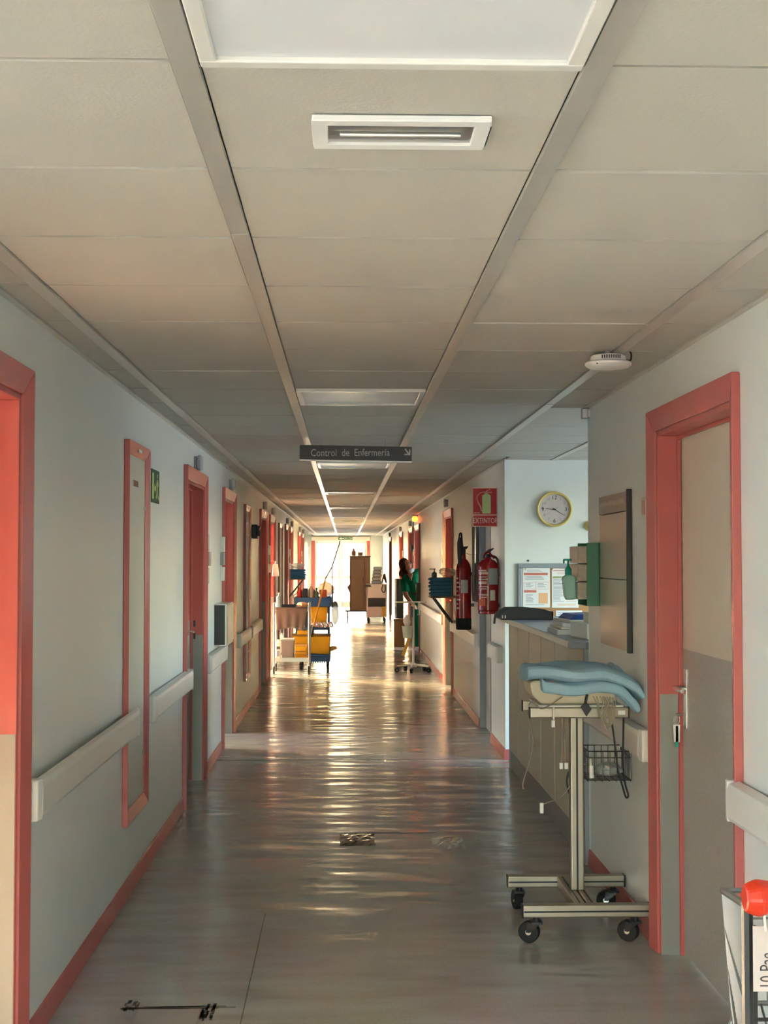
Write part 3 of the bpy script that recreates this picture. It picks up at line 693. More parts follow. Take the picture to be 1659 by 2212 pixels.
MB().cyl((cc[0], cc[1]-.032, cc[2]), (cc[0], cc[1]-.022, cc[2]), .006, 12).build('hub', INK, ck)

# notice board with pinned sheets
nb = E('notice_board', (1.70, 10.85, 1.08), 'grey framed cork notice board on the station wall under the clock', 'notice board')
x0, x1, z0, z1 = 1.383, 2.05, 1.02, 1.566
MB().box(x0+.03, x1-.03, 10.838, 10.85, z0+.03, z1-.03).build('cork', M('cork', (168, 124, 82), .9, var=.15, vscale=80), nb)
for q_ in ((x0, x1, z1-.036, z1), (x0, x1, z0, z0+.036), (x0, x0+.036, z0+.036, z1-.036), (x1-.036, x1, z0+.036, z1-.036)): MB().box(q_[0], q_[1], 10.825, 10.85, q_[2], q_[3]).build('frame', GREYW, nb, .006)
MB().cyl((1.469, 10.85, 1.588), (1.469, 10.843, 1.588), .009, 12).build('screw', GREYD, nb)
PINK = M('print_red', (196, 110, 96), .7); PGREY = M('print_grey', (150, 150, 158), .7); PORG = M('print_orange', (226, 176, 130), .7); PGRN = M('print_olive', (158, 164, 120), .7); PPINK = M('print_pink', (214, 176, 172), .7)
def sheet(x0, x1, z0, z1, label, prints, pins=()):
    t = E('pinned_sheet', ((x0+x1)/2, 10.837, z0), label, 'paper', 'sheets on the notice board')
    MB().box(x0, x1, 10.8355, 10.8375, z0, z1).build('page', PAPER, t)
    W, Hh = x1-x0, z1-z0; by = {}
    for m, u0, u1, v0, v1 in prints: by.setdefault(m, []).append((u0, u1, v0, v1))
    for m, l in by.items():
        b = MB()
        for u0, u1, v0, v1 in l: b.box(x0+u0*W, x0+u1*W, 10.8347, 10.8356, z1-v1*Hh, z1-v0*Hh)
        b.build('print', m, t)
    for u, v in pins: MB().ball((x0+u*W, 10.832, z1-v*Hh), .0055).build('pin', CHROME, t)
def lines(m, u0, u1, v0, v1, k, rnd): return [(m, u0, u0+(u1-u0)*rnd.uniform(.6, 1), v0+(v1-v0)*i/k, v0+(v1-v0)*(i+.4)/k) for i in range(k)]
rn = random.Random(3)
p1 = lines(PGREY, .16, .84, .05, .10, 2, rn) + [(PINK, .04, .92, .12, .18)] + lines(PGREY, .08, .9, .21, .31, 3, rn) + [(PPINK, .04, .94, .35, .36), (PPINK, .04, .05, .35, .53), (PPINK, .47, .49, .35, .53), (PPINK, .93, .94, .35, .53), (PPINK, .04, .94, .525, .535)]
p1 += lines(PGREY, .1, .4, .39, .5, 4, rn) + lines(PGREY, .54, .88, .39, .5, 4, rn) + [(PINK, .04, .50, .56, .62)] + lines(PGREY, .1, .42, .67, .88, 7, rn) + [(PORG, .58, .92, .63, .90)] + lines(PGREY, .1, .9, .92, .95, 1, rn)
sheet(1.425, 1.642, 1.213, 1.529, 'sheet with red headings pinned at the left of the notice board', p1, ((.06, 1.03), (.1, .02)))
p2 = [(PINK, .04, .96, .05, .065)] + lines(PPINK, .2, .8, .10, .16, 2, rn) + [(PGRN, .04, .46, .20, .25), (PPINK, .5, .96, .20, .25)] + lines(PGREY, .05, .46, .28, .86, 18, rn) + lines(PPINK, .52, .94, .28, .86, 16, rn) + lines(PORG, .2, .9, .90, .96, 2, rn)
sheet(1.657, 1.873, 1.211, 1.526, 'densely printed sheet pinned beside the one with red headings', p2, ((.5, .03), (.02, .02)))
sheet(1.69, 1.90, 1.06, 1.19, 'sheet with violet print low on the notice board', lines(M('print_violet', (170, 160, 190), .7), .06, .92, .12, .9, 7, rn), ())
sheet(1.43, 1.64, 1.06, 1.19, 'sheet half hidden behind the black tray', lines(PGREY, .06, .92, .2, .9, 5, rn), ((.1, .06),))
yh = E('yellow_hook', (1.955, 10.85, 1.84), 'yellow plastic hook on the station wall right of the clock', 'hook')
MB().lathe([(0, -.03), (.02, -.03), (.036, -.018), (.04, 0), (0, 0)], (1.96, 10.85, 1.868), 'y', 20).build('rose', GOLD, yh, smooth=True); MB().tube(smooth_path([(1.96, 10.82, 1.868), (1.96, 10.79, 1.86), (1.96, 10.78, 1.88)]), .008).build('peg', GOLD, yh, smooth=True)

# nurses' station counter
cn = E('reception_counter', (1.35, 8.8, 0), 'nurses station counter with beige vertical panels and grey worktop', 'counter')
bd = [10.40, 9.904, 9.305, 8.753, 8.172, 7.662, 7.16]
for i in range(6): MB().box(1.262, 1.285, bd[i+1]+.009, bd[i]-.009, .14, 1.128).build('front_panel', BEIGE, cn, .007)
MB().box(1.286, 1.75, 7.15, 10.40, .10, 1.125).build('carcass', BEIGE, cn)
MB().box(1.272, 1.30, 7.16, 10.40, 0, .139).build('plinth', M('grey_plinth', (140, 132, 128), .5), cn, .002)
MB().box(1.258, 1.30, 7.124, 7.158, 0, 1.128).build('end_post', GREYW, cn, .003); MB().box(1.262, 1.30, 10.402, 10.44, 0, 1.128).build('end_post', GREYW, cn, .003)
WT = M('worktop_blue_grey', (112, 118, 132), .3)
MB().box(1.20, 1.78, 7.13, 10.45, 1.13, 1.163).build('worktop', WT, cn, .003)
MB().box(1.184, 1.1995, 7.20, 10.45, 1.128, 1.1625).build('edge_band', OFFW, cn, .006); MB().box(1.184, 1.27, 7.125, 7.198, 1.127, 1.1628).build('corner_cap', GREYW, cn, .006)
# things on the counter
tr = E('paper_tray', (1.31, 10.0, 1.163), 'low black desk tray at the far end of the counter', 'tray')
ty = 9.75
b = MB(); b.prism([(1.125, 1.165), (1.50, 1.165), (1.50, 1.225), (1.46, 1.222), (1.33, 1.245), (1.19, 1.245), (1.125, 1.205)], 'y', ty, ty+.008); b.build('front_wall', BLACK, tr)
b = MB(); b.prism([(1.125, 1.165), (1.50, 1.165), (1.50, 1.225), (1.33, 1.245), (1.19, 1.245), (1.125, 1.205)], 'y', ty+.36, ty+.368); b.build('back_wall', BLACK, tr)
MB().box(1.125, 1.50, ty, ty+.368, 1.163, 1.168).build('base', BLACK, tr); MB().box(1.492, 1.50, ty, ty+.368, 1.168, 1.222).build('end_wall', BLACK, tr)
for x in (1.13, 1.15): MB().box(x, x+.008, ty-.003, ty, 1.175, 1.198).build('metal_clip', CHROME, tr)
rs = random.Random(9)
sl = ['bottom sheaf of the paper pile on the counter', 'second sheaf of the paper pile on the counter', 'third sheaf of the paper pile on the counter', 'top sheaf of the paper pile under the blue folder']
z = 1.163
for i in range(4):
    h = (.03, .016, .02, .016)[i]; xa = 1.225+i*.016; xf = Matrix.Translation((xa+.16, 8.05, z)) @ Matrix.Rotation(rs.uniform(-.12, .12), 4, 'Z')
    b = MB(xf)
    for k in range(int(h/.004)): j = rs.uniform(-.006, .006); b.box(-.15+j, .13+j, -.20+j, .20+j, k*.004, k*.004+.0035)
    tag(b.build('paper_stack', (PAPER, OFFW, PAPER, OFFW)[i]), sl[i], 'papers', 'paper pile on the counter'); z += h
xf = Matrix.Translation((1.40, 8.10, z)) @ Matrix.Rotation(.1, 4, 'Z')
b = MB(xf); b.hexa([(-.09, -.14, 0), (.12, -.14, 0), (.12, .15, 0), (-.09, .15, 0), (-.055, -.14, .03), (.12, -.14, .034), (.12, .15, .034), (-.055, .15, .03)]); tag(b.build('ring_folder', M('blue_folder', (8, 62, 150), .4), None, .003), 'bright blue folder on top of the paper pile', 'folder')
bx = E('document_box', (1.40, 7.45, 1.163), 'white document box at the near end of the counter', 'box')
xf = Matrix.Translation((1.385, 7.52, 1.163)) @ Matrix.Rotation(.12, 4, 'Z')
b = MB(xf); b.box(-.09, .11, -.16, .16, 0, .085); b.build('body', WHITE, bx, .006); b = MB(xf); b.box(-.02, .09, -.12, .14, .085, .14); b.build('card_sleeve', OFFW, bx, .003)
b = MB(xf); b.hexa([(0, -.02, .14), (.07, -.03, .14), (.072, -.026, .14), (.002, -.016, .14), (-.03, 0, .20), (.05, -.02, .215), (.052, -.016, .215), (-.028, .004, .20)]); b.build('loose_sheet', PAPER, bx)

# glove dispenser and sanitiser on the wall end
gh = E('glove_dispenser', (XR-.04, 6.9, 1.365), 'green glove box holder on the wall beside the steel directory panel', 'dispenser')
MB().box(XR-.082, XR, 6.72, 6.724, 1.367, 1.682).build('side_plate', GREENP, gh); MB().box(XR-.082, XR, 6.98, 6.984, 1.367, 1.682).build('side_plate', GREENP, gh)
MB().box(XR-.005, XR, 6.724, 6.98, 1.367, 1.682).build('back_plate', GREENP, gh); MB().box(XR-.082, XR, 6.724, 6.98, 1.367, 1.371).build('bottom_plate', GREENP, gh)
for z in (1.455, 1.61): MB().cyl((XR-.055, 6.7195, z), (XR-.055, 6.7165, z), .004, 8).build('rivet', GREYD, gh)
GB = M('glove_box_print', (170, 164, 148), .35, var=.5, vscale=25)
for i in range(3):
    z = 1.40+i*.09; tag(MB().box(XR-.126, XR-.006, 6.73, 6.975, z, z+.085).build('glove_box', GB, None, .003), ('bottom', 'middle', 'top')[i] + ' printed glove carton in the green holder', 'carton', 'glove cartons')
bt = E('sanitizer_bottle', (XR-.16, 6.86, 1.39), 'turquoise hand gel bottle clipped in front of the green glove holder', 'bottle')
TEAL = M('teal_translucent', (140, 196, 184), .25); TEALD = M('teal_pump', (24, 150, 132), .35)
bc = (XR-.158, 6.80)
MB().prism([(bc[0]-.034, 1.50), (bc[0]-.030, 1.512), (bc[0]-.012, 1.522), (bc[0]+.014, 1.522), (bc[0]+.03, 1.512), (bc[0]+.033, 1.40), (bc[0]-.014, 1.395), (bc[0]-.026, 1.42)], 'y', bc[1]-.03, bc[1]+.03).build('bottle', TEAL, bt, .006)
MB().lathe([(.017, 1.522), (.017, 1.55), (.012, 1.556), (.005, 1.57), (.005, 1.592), (0, 1.592)], (bc[0]-.004, bc[1], 0), n=16).build('pump_cap', TEALD, bt, smooth=True)
b = MB().box(bc[0]-.026, bc[0]+.014, bc[1]-.009, bc[1]+.009, 1.592, 1.602); b.box(bc[0]-.03, bc[0]-.022, bc[1]-.006, bc[1]+.006, 1.58, 1.600); b.build('pump_nozzle', TEALD, bt, .002)
# steel directory panel
ip = E('directory_panel', (XR, 6.4, 1.18), 'brushed steel directory panel with a brown header on the right wall', 'panel')
IPM = M('directory_steel', (196, 184, 164), .32, metal=.6, var=.05, vscale=3, stretch=(1, 1, .2))
for z0, z1 in ((1.185, 1.505), (1.508, 1.815)): MB().box(XR-.02, XR-.001, 6.05, 6.70, z0, z1).build('steel_plate', IPM, ip, .002)
MB().box(XR-.024, XR-.001, 6.05, 6.70, 1.818, 1.905).build('header_plate', M('header_brown', (164, 144, 126), .5, var=.1, vscale=30), ip, .002)
hb = MB(); rh = random.Random(21); yy = 6.10
while yy < 6.68: l = rh.uniform(.012, .03); hb.box(XR-.0247, XR-.024, yy, yy+l, 1.855, 1.872+rh.uniform(0, .006)); yy += l+.01
hb.build('header_print', M('header_print', (196, 180, 162), .5), ip)
MB().box(XR-.025, XR-.001, 6.032, 6.048, 1.18, 1.915).build('edge_profile', BLACK, ip, .003)
# light switch beside the door
sw = E('light_switch', (XR, 5.76, 1.77), 'small cream light switch between the steel panel and the red door frame', 'switch')
MB().box(XR-.010, XR, 5.705, 5.80, 1.775, 1.865).build('plate', OFFW, sw, .003); MB().prism([(5.725, 1.79), (5.78, 1.79), (5.78, 1.85), (5.725, 1.85)], 'x', XR-.014, XR-.010).build('rocker', M('pink_beige', (204, 160, 140), .4), sw, .002)
# keys hanging from the door handle
ky = E('key_bunch', (XR+.04, 5.42, .84), 'bunch of keys hanging in the lock of the cream and grey door', 'keys')
kx, kyy = XR+.050, 5.445
MB().tube([(kx+.02, kyy, .975), (kx-.005, kyy, .975)], .005).build('key_in_lock', CHROME, ky)
MB().tube([(kx+.012*math.cos(a_), kyy, .955+.02*math.sin(a_)) for a_ in [i*PI/6 for i in range(13)]], .0015, 6, False).build('ring', CHROME, ky)
MB().hexa([(kx-.012, kyy-.002, .865), (kx+.012, kyy-.002, .865), (kx+.012, kyy+.002, .865), (kx-.012, kyy+.002, .865), (kx-.016, kyy-.002, .935), (kx+.014, kyy-.002, .935), (kx+.014, kyy+.002, .935), (kx-.016, kyy+.002, .935)]).build('tag', WHITE, ky, .002)
MB().hexa([(kx-.006, kyy-.002, .845), (kx+.006, kyy-.002, .845), (kx+.006, kyy+.002, .845), (kx-.006, kyy+.002, .845), (kx-.004, kyy-.002, .93), (kx+.005, kyy-.002, .93), (kx+.005, kyy+.002, .93), (kx-.004, kyy+.002, .93)]).build('key', TEALD, ky)

# fire extinguisher flag sign
es = E('extinguisher_sign', (1.18, 11.4, 1.875), 'red fire extinguisher sign projecting from the right wall', 'sign')
SR = M('sign_red', (186, 14, 22), .4); SP = M('sign_border', (232, 190, 176), .4); SG = M('sign_pale_green', (196, 214, 150), .5)
x0, x1 = 1.075, 1.284
MB().box(x0, x1, 11.40, 11.404, 1.873, 2.203).build('plate', SP, es); MB().box(x0+.005, x1-.005, 11.398, 11.40, 1.978, 2.196).build('picture_field', SR, es); MB().box(x0+.007, x1-.005, 11.398, 11.40, 1.880, 1.968).build('text_field', SR, es)
cx_ = x0+.118
MB().prism([(cx_-.036, 1.99), (cx_-.030, 1.984), (cx_+.030, 1.984), (cx_+.036, 1.99), (cx_+.036, 2.135), (cx_+.008, 2.158), (cx_-.008, 2.158), (cx_-.036, 2.135)], 'y', 11.3965, 11.398).build('cylinder_symbol', SG, es)
MB().tube(smooth_path([(cx_-.044, 11.3975, 2.005), (cx_-.05, 11.3975, 2.04), (cx_-.075, 11.3975, 2.09), (cx_-.078, 11.3975, 2.13), (cx_-.05, 11.3975, 2.16), (cx_-.01, 11.3975, 2.166), (cx_+.045, 11.3975, 2.164)]), .0032, 6).build('hose_symbol', SP, es)
MB().tube(smooth_path([(cx_-.006, 11.3975, 2.168), (cx_+.01, 11.3975, 2.18), (cx_+.034, 11.3975, 2.186)]), .0032, 6).build('lever_symbol', SP, es)
text('lettering', 'EXTINTOR', .062, ((x0+x1)/2+.004, 11.3978, 1.923), (1,0,0), (0,0,1), SP, es, .0006, sx=.70, bold=.0008)
b = MB(); rq = random.Random(1)
for i in range(9): b.box(x0+.010+i*.006, x0+.014+i*.006, 11.3972, 11.398, 1.986, 1.992+rq.uniform(0, .003))
b.build('maker_mark', SP, es)
# carbon dioxide extinguisher
e1 = E('fire_extinguisher', (1.18, 13.5, .90), 'tall slim red fire extinguisher with a black base on the right wall', 'extinguisher', 'fire extinguishers')
c = (1.182, 13.5, 0); r = .077
MB().lathe([(0, .90), (r-.008, .90), (r, .91), (r, 1.01), (r-.002, 1.016), (0, 1.016)], c, n=28).build('base_cup', BLACKR, e1, smooth=True)
MB().lathe([(0, 1.0), (r-.002, 1.0), (r-.002, 1.50), (r-.010, 1.545), (.045, 1.585), (.024, 1.605), (.022, 1.65), (0, 1.65)], c, n=28).build('cylinder', EXTR, e1, smooth=True)
b = MB().box(c[0]-.022, c[0]+.02, 13.478, 13.522, 1.648, 1.70); b.prism([(c[0]-.02, 1.70), (c[0]+.03, 1.70), (c[0]+.05, 1.73), (c[0]-.01, 1.725)], 'y', 13.485, 13.515); b.build('valve', BLACK, e1, .004)
MB().tube([(c[0]-.050, 13.41, 1.52), (c[0]-.046, 13.41, 1.60), (c[0]-.040, 13.42, 1.68), (c[0]-.044, 13.42, 1.76), (c[0]-.040, 13.42, 1.815)], [.010, .020, .030, .027, .018], 12).build('discharge_horn', BLACK, e1, smooth=True)
MB().tube(smooth_path([(c[0]-.05, 13.42, 1.80), (c[0]-.045, 13.42, 1.85), (c[0]-.028, 13.42, 1.85), (c[0]-.018, 13.44, 1.76), (c[0]-.006, 13.46, 1.69)]), .008).build('hose', BLACK, e1, smooth=True)
LABW = M('extinguisher_label', (206, 196, 186), .6)
def wraplabel(c, r, a0, a1, z0, z1, m, par, nm='label_sticker'):
    b = MB(); k = 6; vs = []; fs = []
    for i in range(k+1):
        an = a0+(a1-a0)*i/k
        for rr_ in (r-.003, r+.0012):
            for z in (z0, z1): vs.append((c[0]+rr_*math.cos(an), c[1]+rr_*math.sin(an), z))
    for i in range(k):
        a_ = i*4; n_ = a_+4
        fs += [(a_+2, n_+2, n_+3, a_+3), (a_, a_+1, n_+1, n_), (a_, n_, n_+2, a_+2), (a_+1, a_+3, n_+3, n_+1)]
    fs += [(0, 2, 3, 1), (k*4, k*4+1, k*4+3, k*4+2)]
    return b.add(vs, fs).build(nm, m, par)
R_ = math.radians
wraplabel(c, r-.002, R_(-115), R_(-60), 1.265, 1.395, LABW, e1)
for i in range(8): wraplabel(c, r-.002, R_(-158), R_(-140+(i % 3)*10), 1.40-i*.042, 1.418-i*.042, SP, e1, 'printed_line')
for z in (1.13, 1.44): MB().box(c[0]+.06, XR, 13.48, 13.52, z, z+.03).build('wall_bracket', GREYD, e1)
MB().tube(smooth_path([(c[0]+.03, 13.49, 1.66), (c[0]+.06, 13.45, 1.645), (XR-.02, 13.43, 1.65)]), .0025, 6).build('chain', CHROME, e1)
# powder extinguisher
e2 = E('fire_extinguisher', (1.193, 11.25, 1.145), 'stout red fire extinguisher with paper labels under the red sign', 'extinguisher', 'fire extinguishers')
c = (1.190, 11.25, 0); r = .086
MB().lathe([(0, 1.147), (r-.01, 1.147), (r-.002, 1.152), (r-.002, 1.17), (r-.006, 1.174), (r, 1.18), (r, 1.53), (r-.004, 1.56), (.06, 1.588), (.03, 1.60), (.022, 1.615), (0, 1.615)], c, n=30).build('cylinder', EXTR, e2, smooth=True)
b = MB().cyl((c[0], 11.25, 1.61), (c[0], 11.25, 1.645), .018, 14); b.build('valve', BLACK, e2, smooth=True)
MB().tube(smooth_path([(c[0]-.04, 11.22, 1.605), (c[0]-.03, 11.22, 1.64), (c[0], 11.22, 1.66), (c[0]+.05, 11.24, 1.605)]), .007).build('carry_ring', EXTR, e2, smooth=True)
MB().prism([(c[0]-.028, 1.64), (c[0]+.012, 1.655), (c[0]+.05, 1.688), (c[0]+.045, 1.694), (c[0]+.005, 1.682), (c[0]-.03, 1.652)], 'y', 11.24, 11.26).build('lever', BLACK, e2, .003)
MB().tube(smooth_path([(c[0]+.02, 11.30, 1.63), (c[0]+.09, 11.32, 1.58), (c[0]+.085, 11.34, 1.3), (c[0]+.06, 11.35, 1.06)]), .010).build('hose', BLACK, e2, smooth=True)
PB = M('grey_blue_label', (168, 172, 168), .6)
wraplabel(c, r, R_(-92), R_(-32), 1.39, 1.525, PB, e2); wraplabel(c, r, R_(-85), R_(-55), 1.26, 1.345, LABW, e2)
for i, (z, h) in enumerate(((1.50, .012), (1.475, .02), (1.45, .008), (1.43, .008), (1.395, .022), (1.37, .008), (1.35, .01), (1.30, .012), (1.28, .01))): wraplabel(c, r, R_(-160), R_(-105+(i % 2)*8), z, z+h, SP if i % 3 else LABW, e2, 'printed_line')
wraplabel(c, r, R_(-160), R_(-112), 1.215, 1.275, M('label_orange', (206, 96, 62), .6), e2)
b = MB()
for z in (1.20, 1.46): b.box(c[0]+.078, XR, 11.235, 11.265, z, z+.03)
b.build('wall_bracket', BLACK, e2)
# framed glass board beyond the extinguishers
fb = E('framed_board', (XR, 13.2, 1.19), 'glass fronted framed board on the wall between the two extinguishers', 'board')
MB().box(XR-.012, XR, 12.99, 13.38, 1.22, 1.98).build('backing', PAPER, fb); MB().box(XR-.016, XR-.012, 13.02, 13.35, 1.25, 1.95).build('glass_front', M('mirror_glass', (225, 225, 220), .04, metal=.85), fb)
for y0, y1, z0, z1 in ((12.965, 13.02, 1.19, 2.01), (13.35, 13.40, 1.19, 2.01), (13.02, 13.35, 1.95, 2.01), (13.02, 13.35, 1.19, 1.25)): MB().box(XR-.028, XR, y0, y1, z0, z1).build('frame', GREYD, fb, .003)

# red beacon and cable runs on the far right wall
be = E('beacon_lamp', (XR-.05, 23.85, 2.27), 'orange warning lamp above the doorway of the person', 'lamp')
EM = bpy.data.materials.new('lit_orange_lamp'); EM.use_nodes = True; eb = EM.node_tree.nodes['Principled BSDF']
eb.inputs['Base Color'].default_value = lin((255, 110, 40)) + (1,); eb.inputs['Emission Color'].default_value = lin((255, 96, 30)) + (1,); eb.inputs['Emission Strength'].default_value = .8
MB().lathe([(0, 2.26), (.035, 2.262), (.05, 2.29), (.05, 2.33), (.03, 2.355), (0, 2.355)], (XR-.055, 23.85, 0), n=18).build('lamp_dome', EM, be, smooth=True)
MB().box(XR-.09, XR-.001, 23.80, 23.90, 2.355, 2.372).build('bracket', GREYP, be)
cr_ = E('cable_conduit', (XR-.02, 25.25, 1.75), 'thin grey cable conduit dropping to a socket box on the right wall', 'conduit')
MB().cyl((XR-.012, 25.2, 2.39), (XR-.012, 25.2, 1.86), .009, 8).build('pipe', GREYD, cr_); MB().box(XR-.06, XR, 25.12, 25.28, 1.74, 1.86).build('socket_box', GREYD, cr_, .006)

# fold-down shelves with towels
def shelf(s, X, y0, y1, z, dep, label):
    t = E('wall_shelf', (X, (y0+y1)/2, z-.4), label, 'shelf', 'towel shelves')
    def D(d): return X - s*d
    MB().box(D(.0), D(dep), y0, y1, z-.022, z).build('board', WOODB, t, .003)
    for y in (y0+.05, y1-.05): MB().tube([(D(.005), y, z-.36), (D(dep-.05), y, z-.03)], .012, 8).build('strut', GREYD, t)
    MB().box(D(0), D(.012), y0+.03, y1-.03, z-.40, z-.022).build('wall_plate', GREYD, t)
def towel_stack(s, X, y0, y1, z, dep, k, labs, grp):
    rr = random.Random(int(z*1000)+k)
    for i in range(k):
        h = .042; zz = z+i*h; j = rr.uniform(-.012, .012); w0, w1 = .05, dep+.02+j
        def D(d): return X - s*d
        b = MB(); prof = [(D(w0), zz+.003), (D(w1-.02), zz+.001), (D(w1), zz+h*.3), (D(w1+.004), zz+h*.5), (D(w1-.002), zz+h*.8), (D(w1-.025), zz+h*.98), (D(w0), zz+h*.98)]
        b.prism(prof, 'y', y0+rr.uniform(0, .01), y1-rr.uniform(0, .01)); tag(b.build('folded_towel', BLUET, None, .008), labs % ('bottom', 'second', 'third', 'fourth', 'top')[i if i < k-1 else 4], 'towel', grp)
shelf(1, XR, 15.55, 15.98, 1.175, .30, 'fold-down shelf on the right wall before the dark red doorway')
towel_stack(1, XR, 15.57, 15.96, 1.176, .28, 5, '%s blue towel in the pile on the right wall shelf', 'blue towels on the right shelf')
pb_ = E('plastic_bag', (1.17, 15.75, 1.386), 'crumpled clear plastic bag on top of the right towel pile', 'bag')
rb = random.Random(12)
MB().ball((1.19, 15.76, 1.448), .10, .13, .05, 12, 8, lambda d, q: q*(1+rb.uniform(-.25, .25))).build('film', CLEAR, pb_)
gb = E('gel_dispenser', (1.02, 15.7, 1.386), 'black pump gel bottle beside the bag on the towel pile', 'bottle')
MB().lathe([(0, 1.388), (.03, 1.388), (.03, 1.44), (.012, 1.452), (.006, 1.46), (.006, 1.482), (0, 1.482)], (1.03, 15.62, 0), n=14).build('bottle', GREYD, gb, smooth=True); MB().box(.975, 1.045, 15.612, 15.628, 1.482, 1.492).build('pump_nozzle', BLACK, gb)
shelf(-1, XL, 24.58, 24.98, 1.25, .32, 'fold-down shelf on the left wall with a dusty blue towel pile')
towel_stack(-1, XL, 24.6, 24.96, 1.251, .30, 4, '%s blue towel in the pile on the left wall shelf', 'blue towels on the left shelf')
pb2 = E('plastic_bag', (-.86, 24.78, 1.42), 'crumpled clear plastic bag on top of the left towel pile', 'bag')
MB().ball((-.86, 24.78, 1.475), .13, .13, .045, 12, 8, lambda d, q: q*(1+rb.uniform(-.25, .25))).build('film', CLEAR, pb2)

# ================================================================== THINGS STANDING ON THE FLOOR
def caster(name, c, r, parent, w_=.022, ang=0, mat=BLACKR, fork=BLACK, top=None, off=.03):
    """swivel caster with its wheel touching the floor at c; stem rises to top"""
    g = math.cos(ang), math.sin(ang)                     # rolling direction
    ax = Vector((-g[1], g[0], 0))
    hub = Vector((c[0], c[1], r)); top = top or r*2.2
    o = MB().cyl(hub-ax*w_/2, hub+ax*w_/2, r, 20); wh = o.build(name, mat, parent, .003, smooth=True)
    b = MB().cyl(hub-ax*(w_/2+.002), hub+ax*(w_/2+.002), r*.28, 10); b.build('hub', STEEL, wh)
    f = MB(); st = hub - Vector((g[0], g[1], 0))*off
    for sgn in (-1, 1):
        p = hub + ax*sgn*(w_/2+.005); q_ = st + ax*sgn*(w_/2+.005); q_.z = r*1.9
        t_ = Vector((g[0], g[1], 0))*r*.5; d_ = ax*.0025
        f.hexa([p-t_*.4-d_, p+t_*.4-d_, p+t_*.4+d_, p-t_*.4+d_, q_-t_-d_, q_+t_*1.4-d_, q_+t_*1.4+d_, q_-t_+d_])
    f.box(st.x-w_*.75, st.x+w_*.75, st.y-w_*.75, st.y+w_*.75, r*1.85, r*2.05)
    f.cyl((st.x, st.y, r*1.9), (st.x, st.y, top), r*.33, 10)
    f.build('fork', fork, wh)
    return wh

# ---- monitor stand by the right wall
ms = E('monitor_stand', (1.0, 5.97, 0), 'aluminium monitor stand on four black casters beside the right wall', 'medical stand')
def profile(x0, x1, y0, y1, z0, z1, nm, slots):
    o = MB().box(x0, x1, y0, y1, z0, z1).build(nm, ALU, ms, .006, seg=3)
    for s_ in slots: MB().box(*s_).build('slot', BLACK, o)
    return o
yn, yf = 5.70, 6.22
for yy in (yn, yf):
    xa, xb = .742, 1.275
    o = profile(xa, xb, yy-.025, yy+.025, .108, .160, 'base_bar', ((xa+.004, xb-.004, yy-.0262, yy-.024, .130, .137), (xa+.004, xb-.004, yy+.024, yy+.0262, .130, .137)))
    for x in (xa, xb): MB().box(x-.003, x+.003, yy-.026, yy+.026, .107, .161).build('end_cap', BLACK, o, .003)
for x in (.966, 1.018): profile(x, x+.046, yn+.025, yf-.025, .110, .158, 'cross_bar', ((x+.020, x+.026, yn+.03, yf-.03, .157, .1592),))
profile(.986, 1.044, 5.93, 5.99, .158, .925, 'post', ((1.010, 1.018, 5.9288, 5.932, .16, .92), (.9848, .988, 5.956, 5.964, .16, .92), (1.042, 1.0452, 5.956, 5.964, .16, .92)))
for y_, x0, x1, z0 in ((5.84, .795, 1.222, .917), (6.12, .80, 1.222, .917)):
    o = profile(x0, x1, y_-.015, y_+.015, z0, z0+.047, 'top_bar', ())
    for x in (x0, x1): MB().box(x-.003, x+.002, y_-.0155, y_+.0155, z0-.001, z0+.048).build('end_cap', BLACK, o, .002)
for x in (.99, 1.0): profile(x-.01, x+.03, 5.855, 6.105, .918, .95, 'top_cross_bar', ())
MB().box(.83, 1.20, 5.83, 6.125, .964, .972).build('tray', WHITE, ms, .003)
MB().box(1.175, 1.205, 5.8235, 5.825, .932, .950).build('sticker', WHITE, ms)
for i, (x, y, a_) in enumerate(((.80, yn, 2.75), (1.215, yn, 2.55), (.795, yf, 1.75), (1.225, yf, 2.9))): caster('caster', (x-.03*math.cos(a_)*-1, y+.03*math.sin(a_), 0), .044, ms, .032, a_, top=.109)
# wire basket on the post
bk = E('wire_basket', (1.15, 6.0, .63), 'small wire basket fixed to the post of the monitor stand', 'basket')
WIRE = M('dark_wire', (60, 56, 52), .4, metal=.6)
x0, x1, y0, y1, zt, zb = 1.060, 1.245, 5.90, 6.10, .765, .640
for z in (zt, zt-.028, zb):
    o = MB().tube([(x0, y0, z), (x1, y0, z), (x1, y1, z), (x0, y1, z), (x0, y0, z)], .0022 if z != zt else .003, 6, False); o.build('rim_wire', WIRE, bk)
for i in range(7):
    x = x0+(x1-x0)*i/6
    MB().tube([(x, y0-.002, zt), (x, y0-.002, zb), (x, y0+.01, zb-.006), (x, y1-.01, zb-.006), (x, y1+.002, zb), (x, y1+.002, zt)], .0019, 5).build('wire', WIRE, bk)
for i in range(1, 7):
    y = y0+(y1-y0)*i/7
    MB().tube([(x0, y, zt), (x0, y, zb), (x1, y, zb), (x1, y, zt)], .0019, 5).build('wire', WIRE, bk)
MB().tube([(1.046, 5.96, .70), (x0, 5.96, .70)], .004).build('clamp', STEEL, bk)
FILMG = M('grey_film', (176, 178, 174), .4, alpha=.85)
rp = random.Random(6)
tag(MB().ball((1.165, 6.0, .675), .06, .07, .028, 12, 8, lambda d, q: q*(1+rp.uniform(-.12, .12))).build('sealed_pack', FILMG), 'crumpled grey plastic pack lying in the wire basket', 'pack')
tb = E('white_tube', (1.075, 5.93, .646), 'small white tube standing in the wire basket', 'tube')
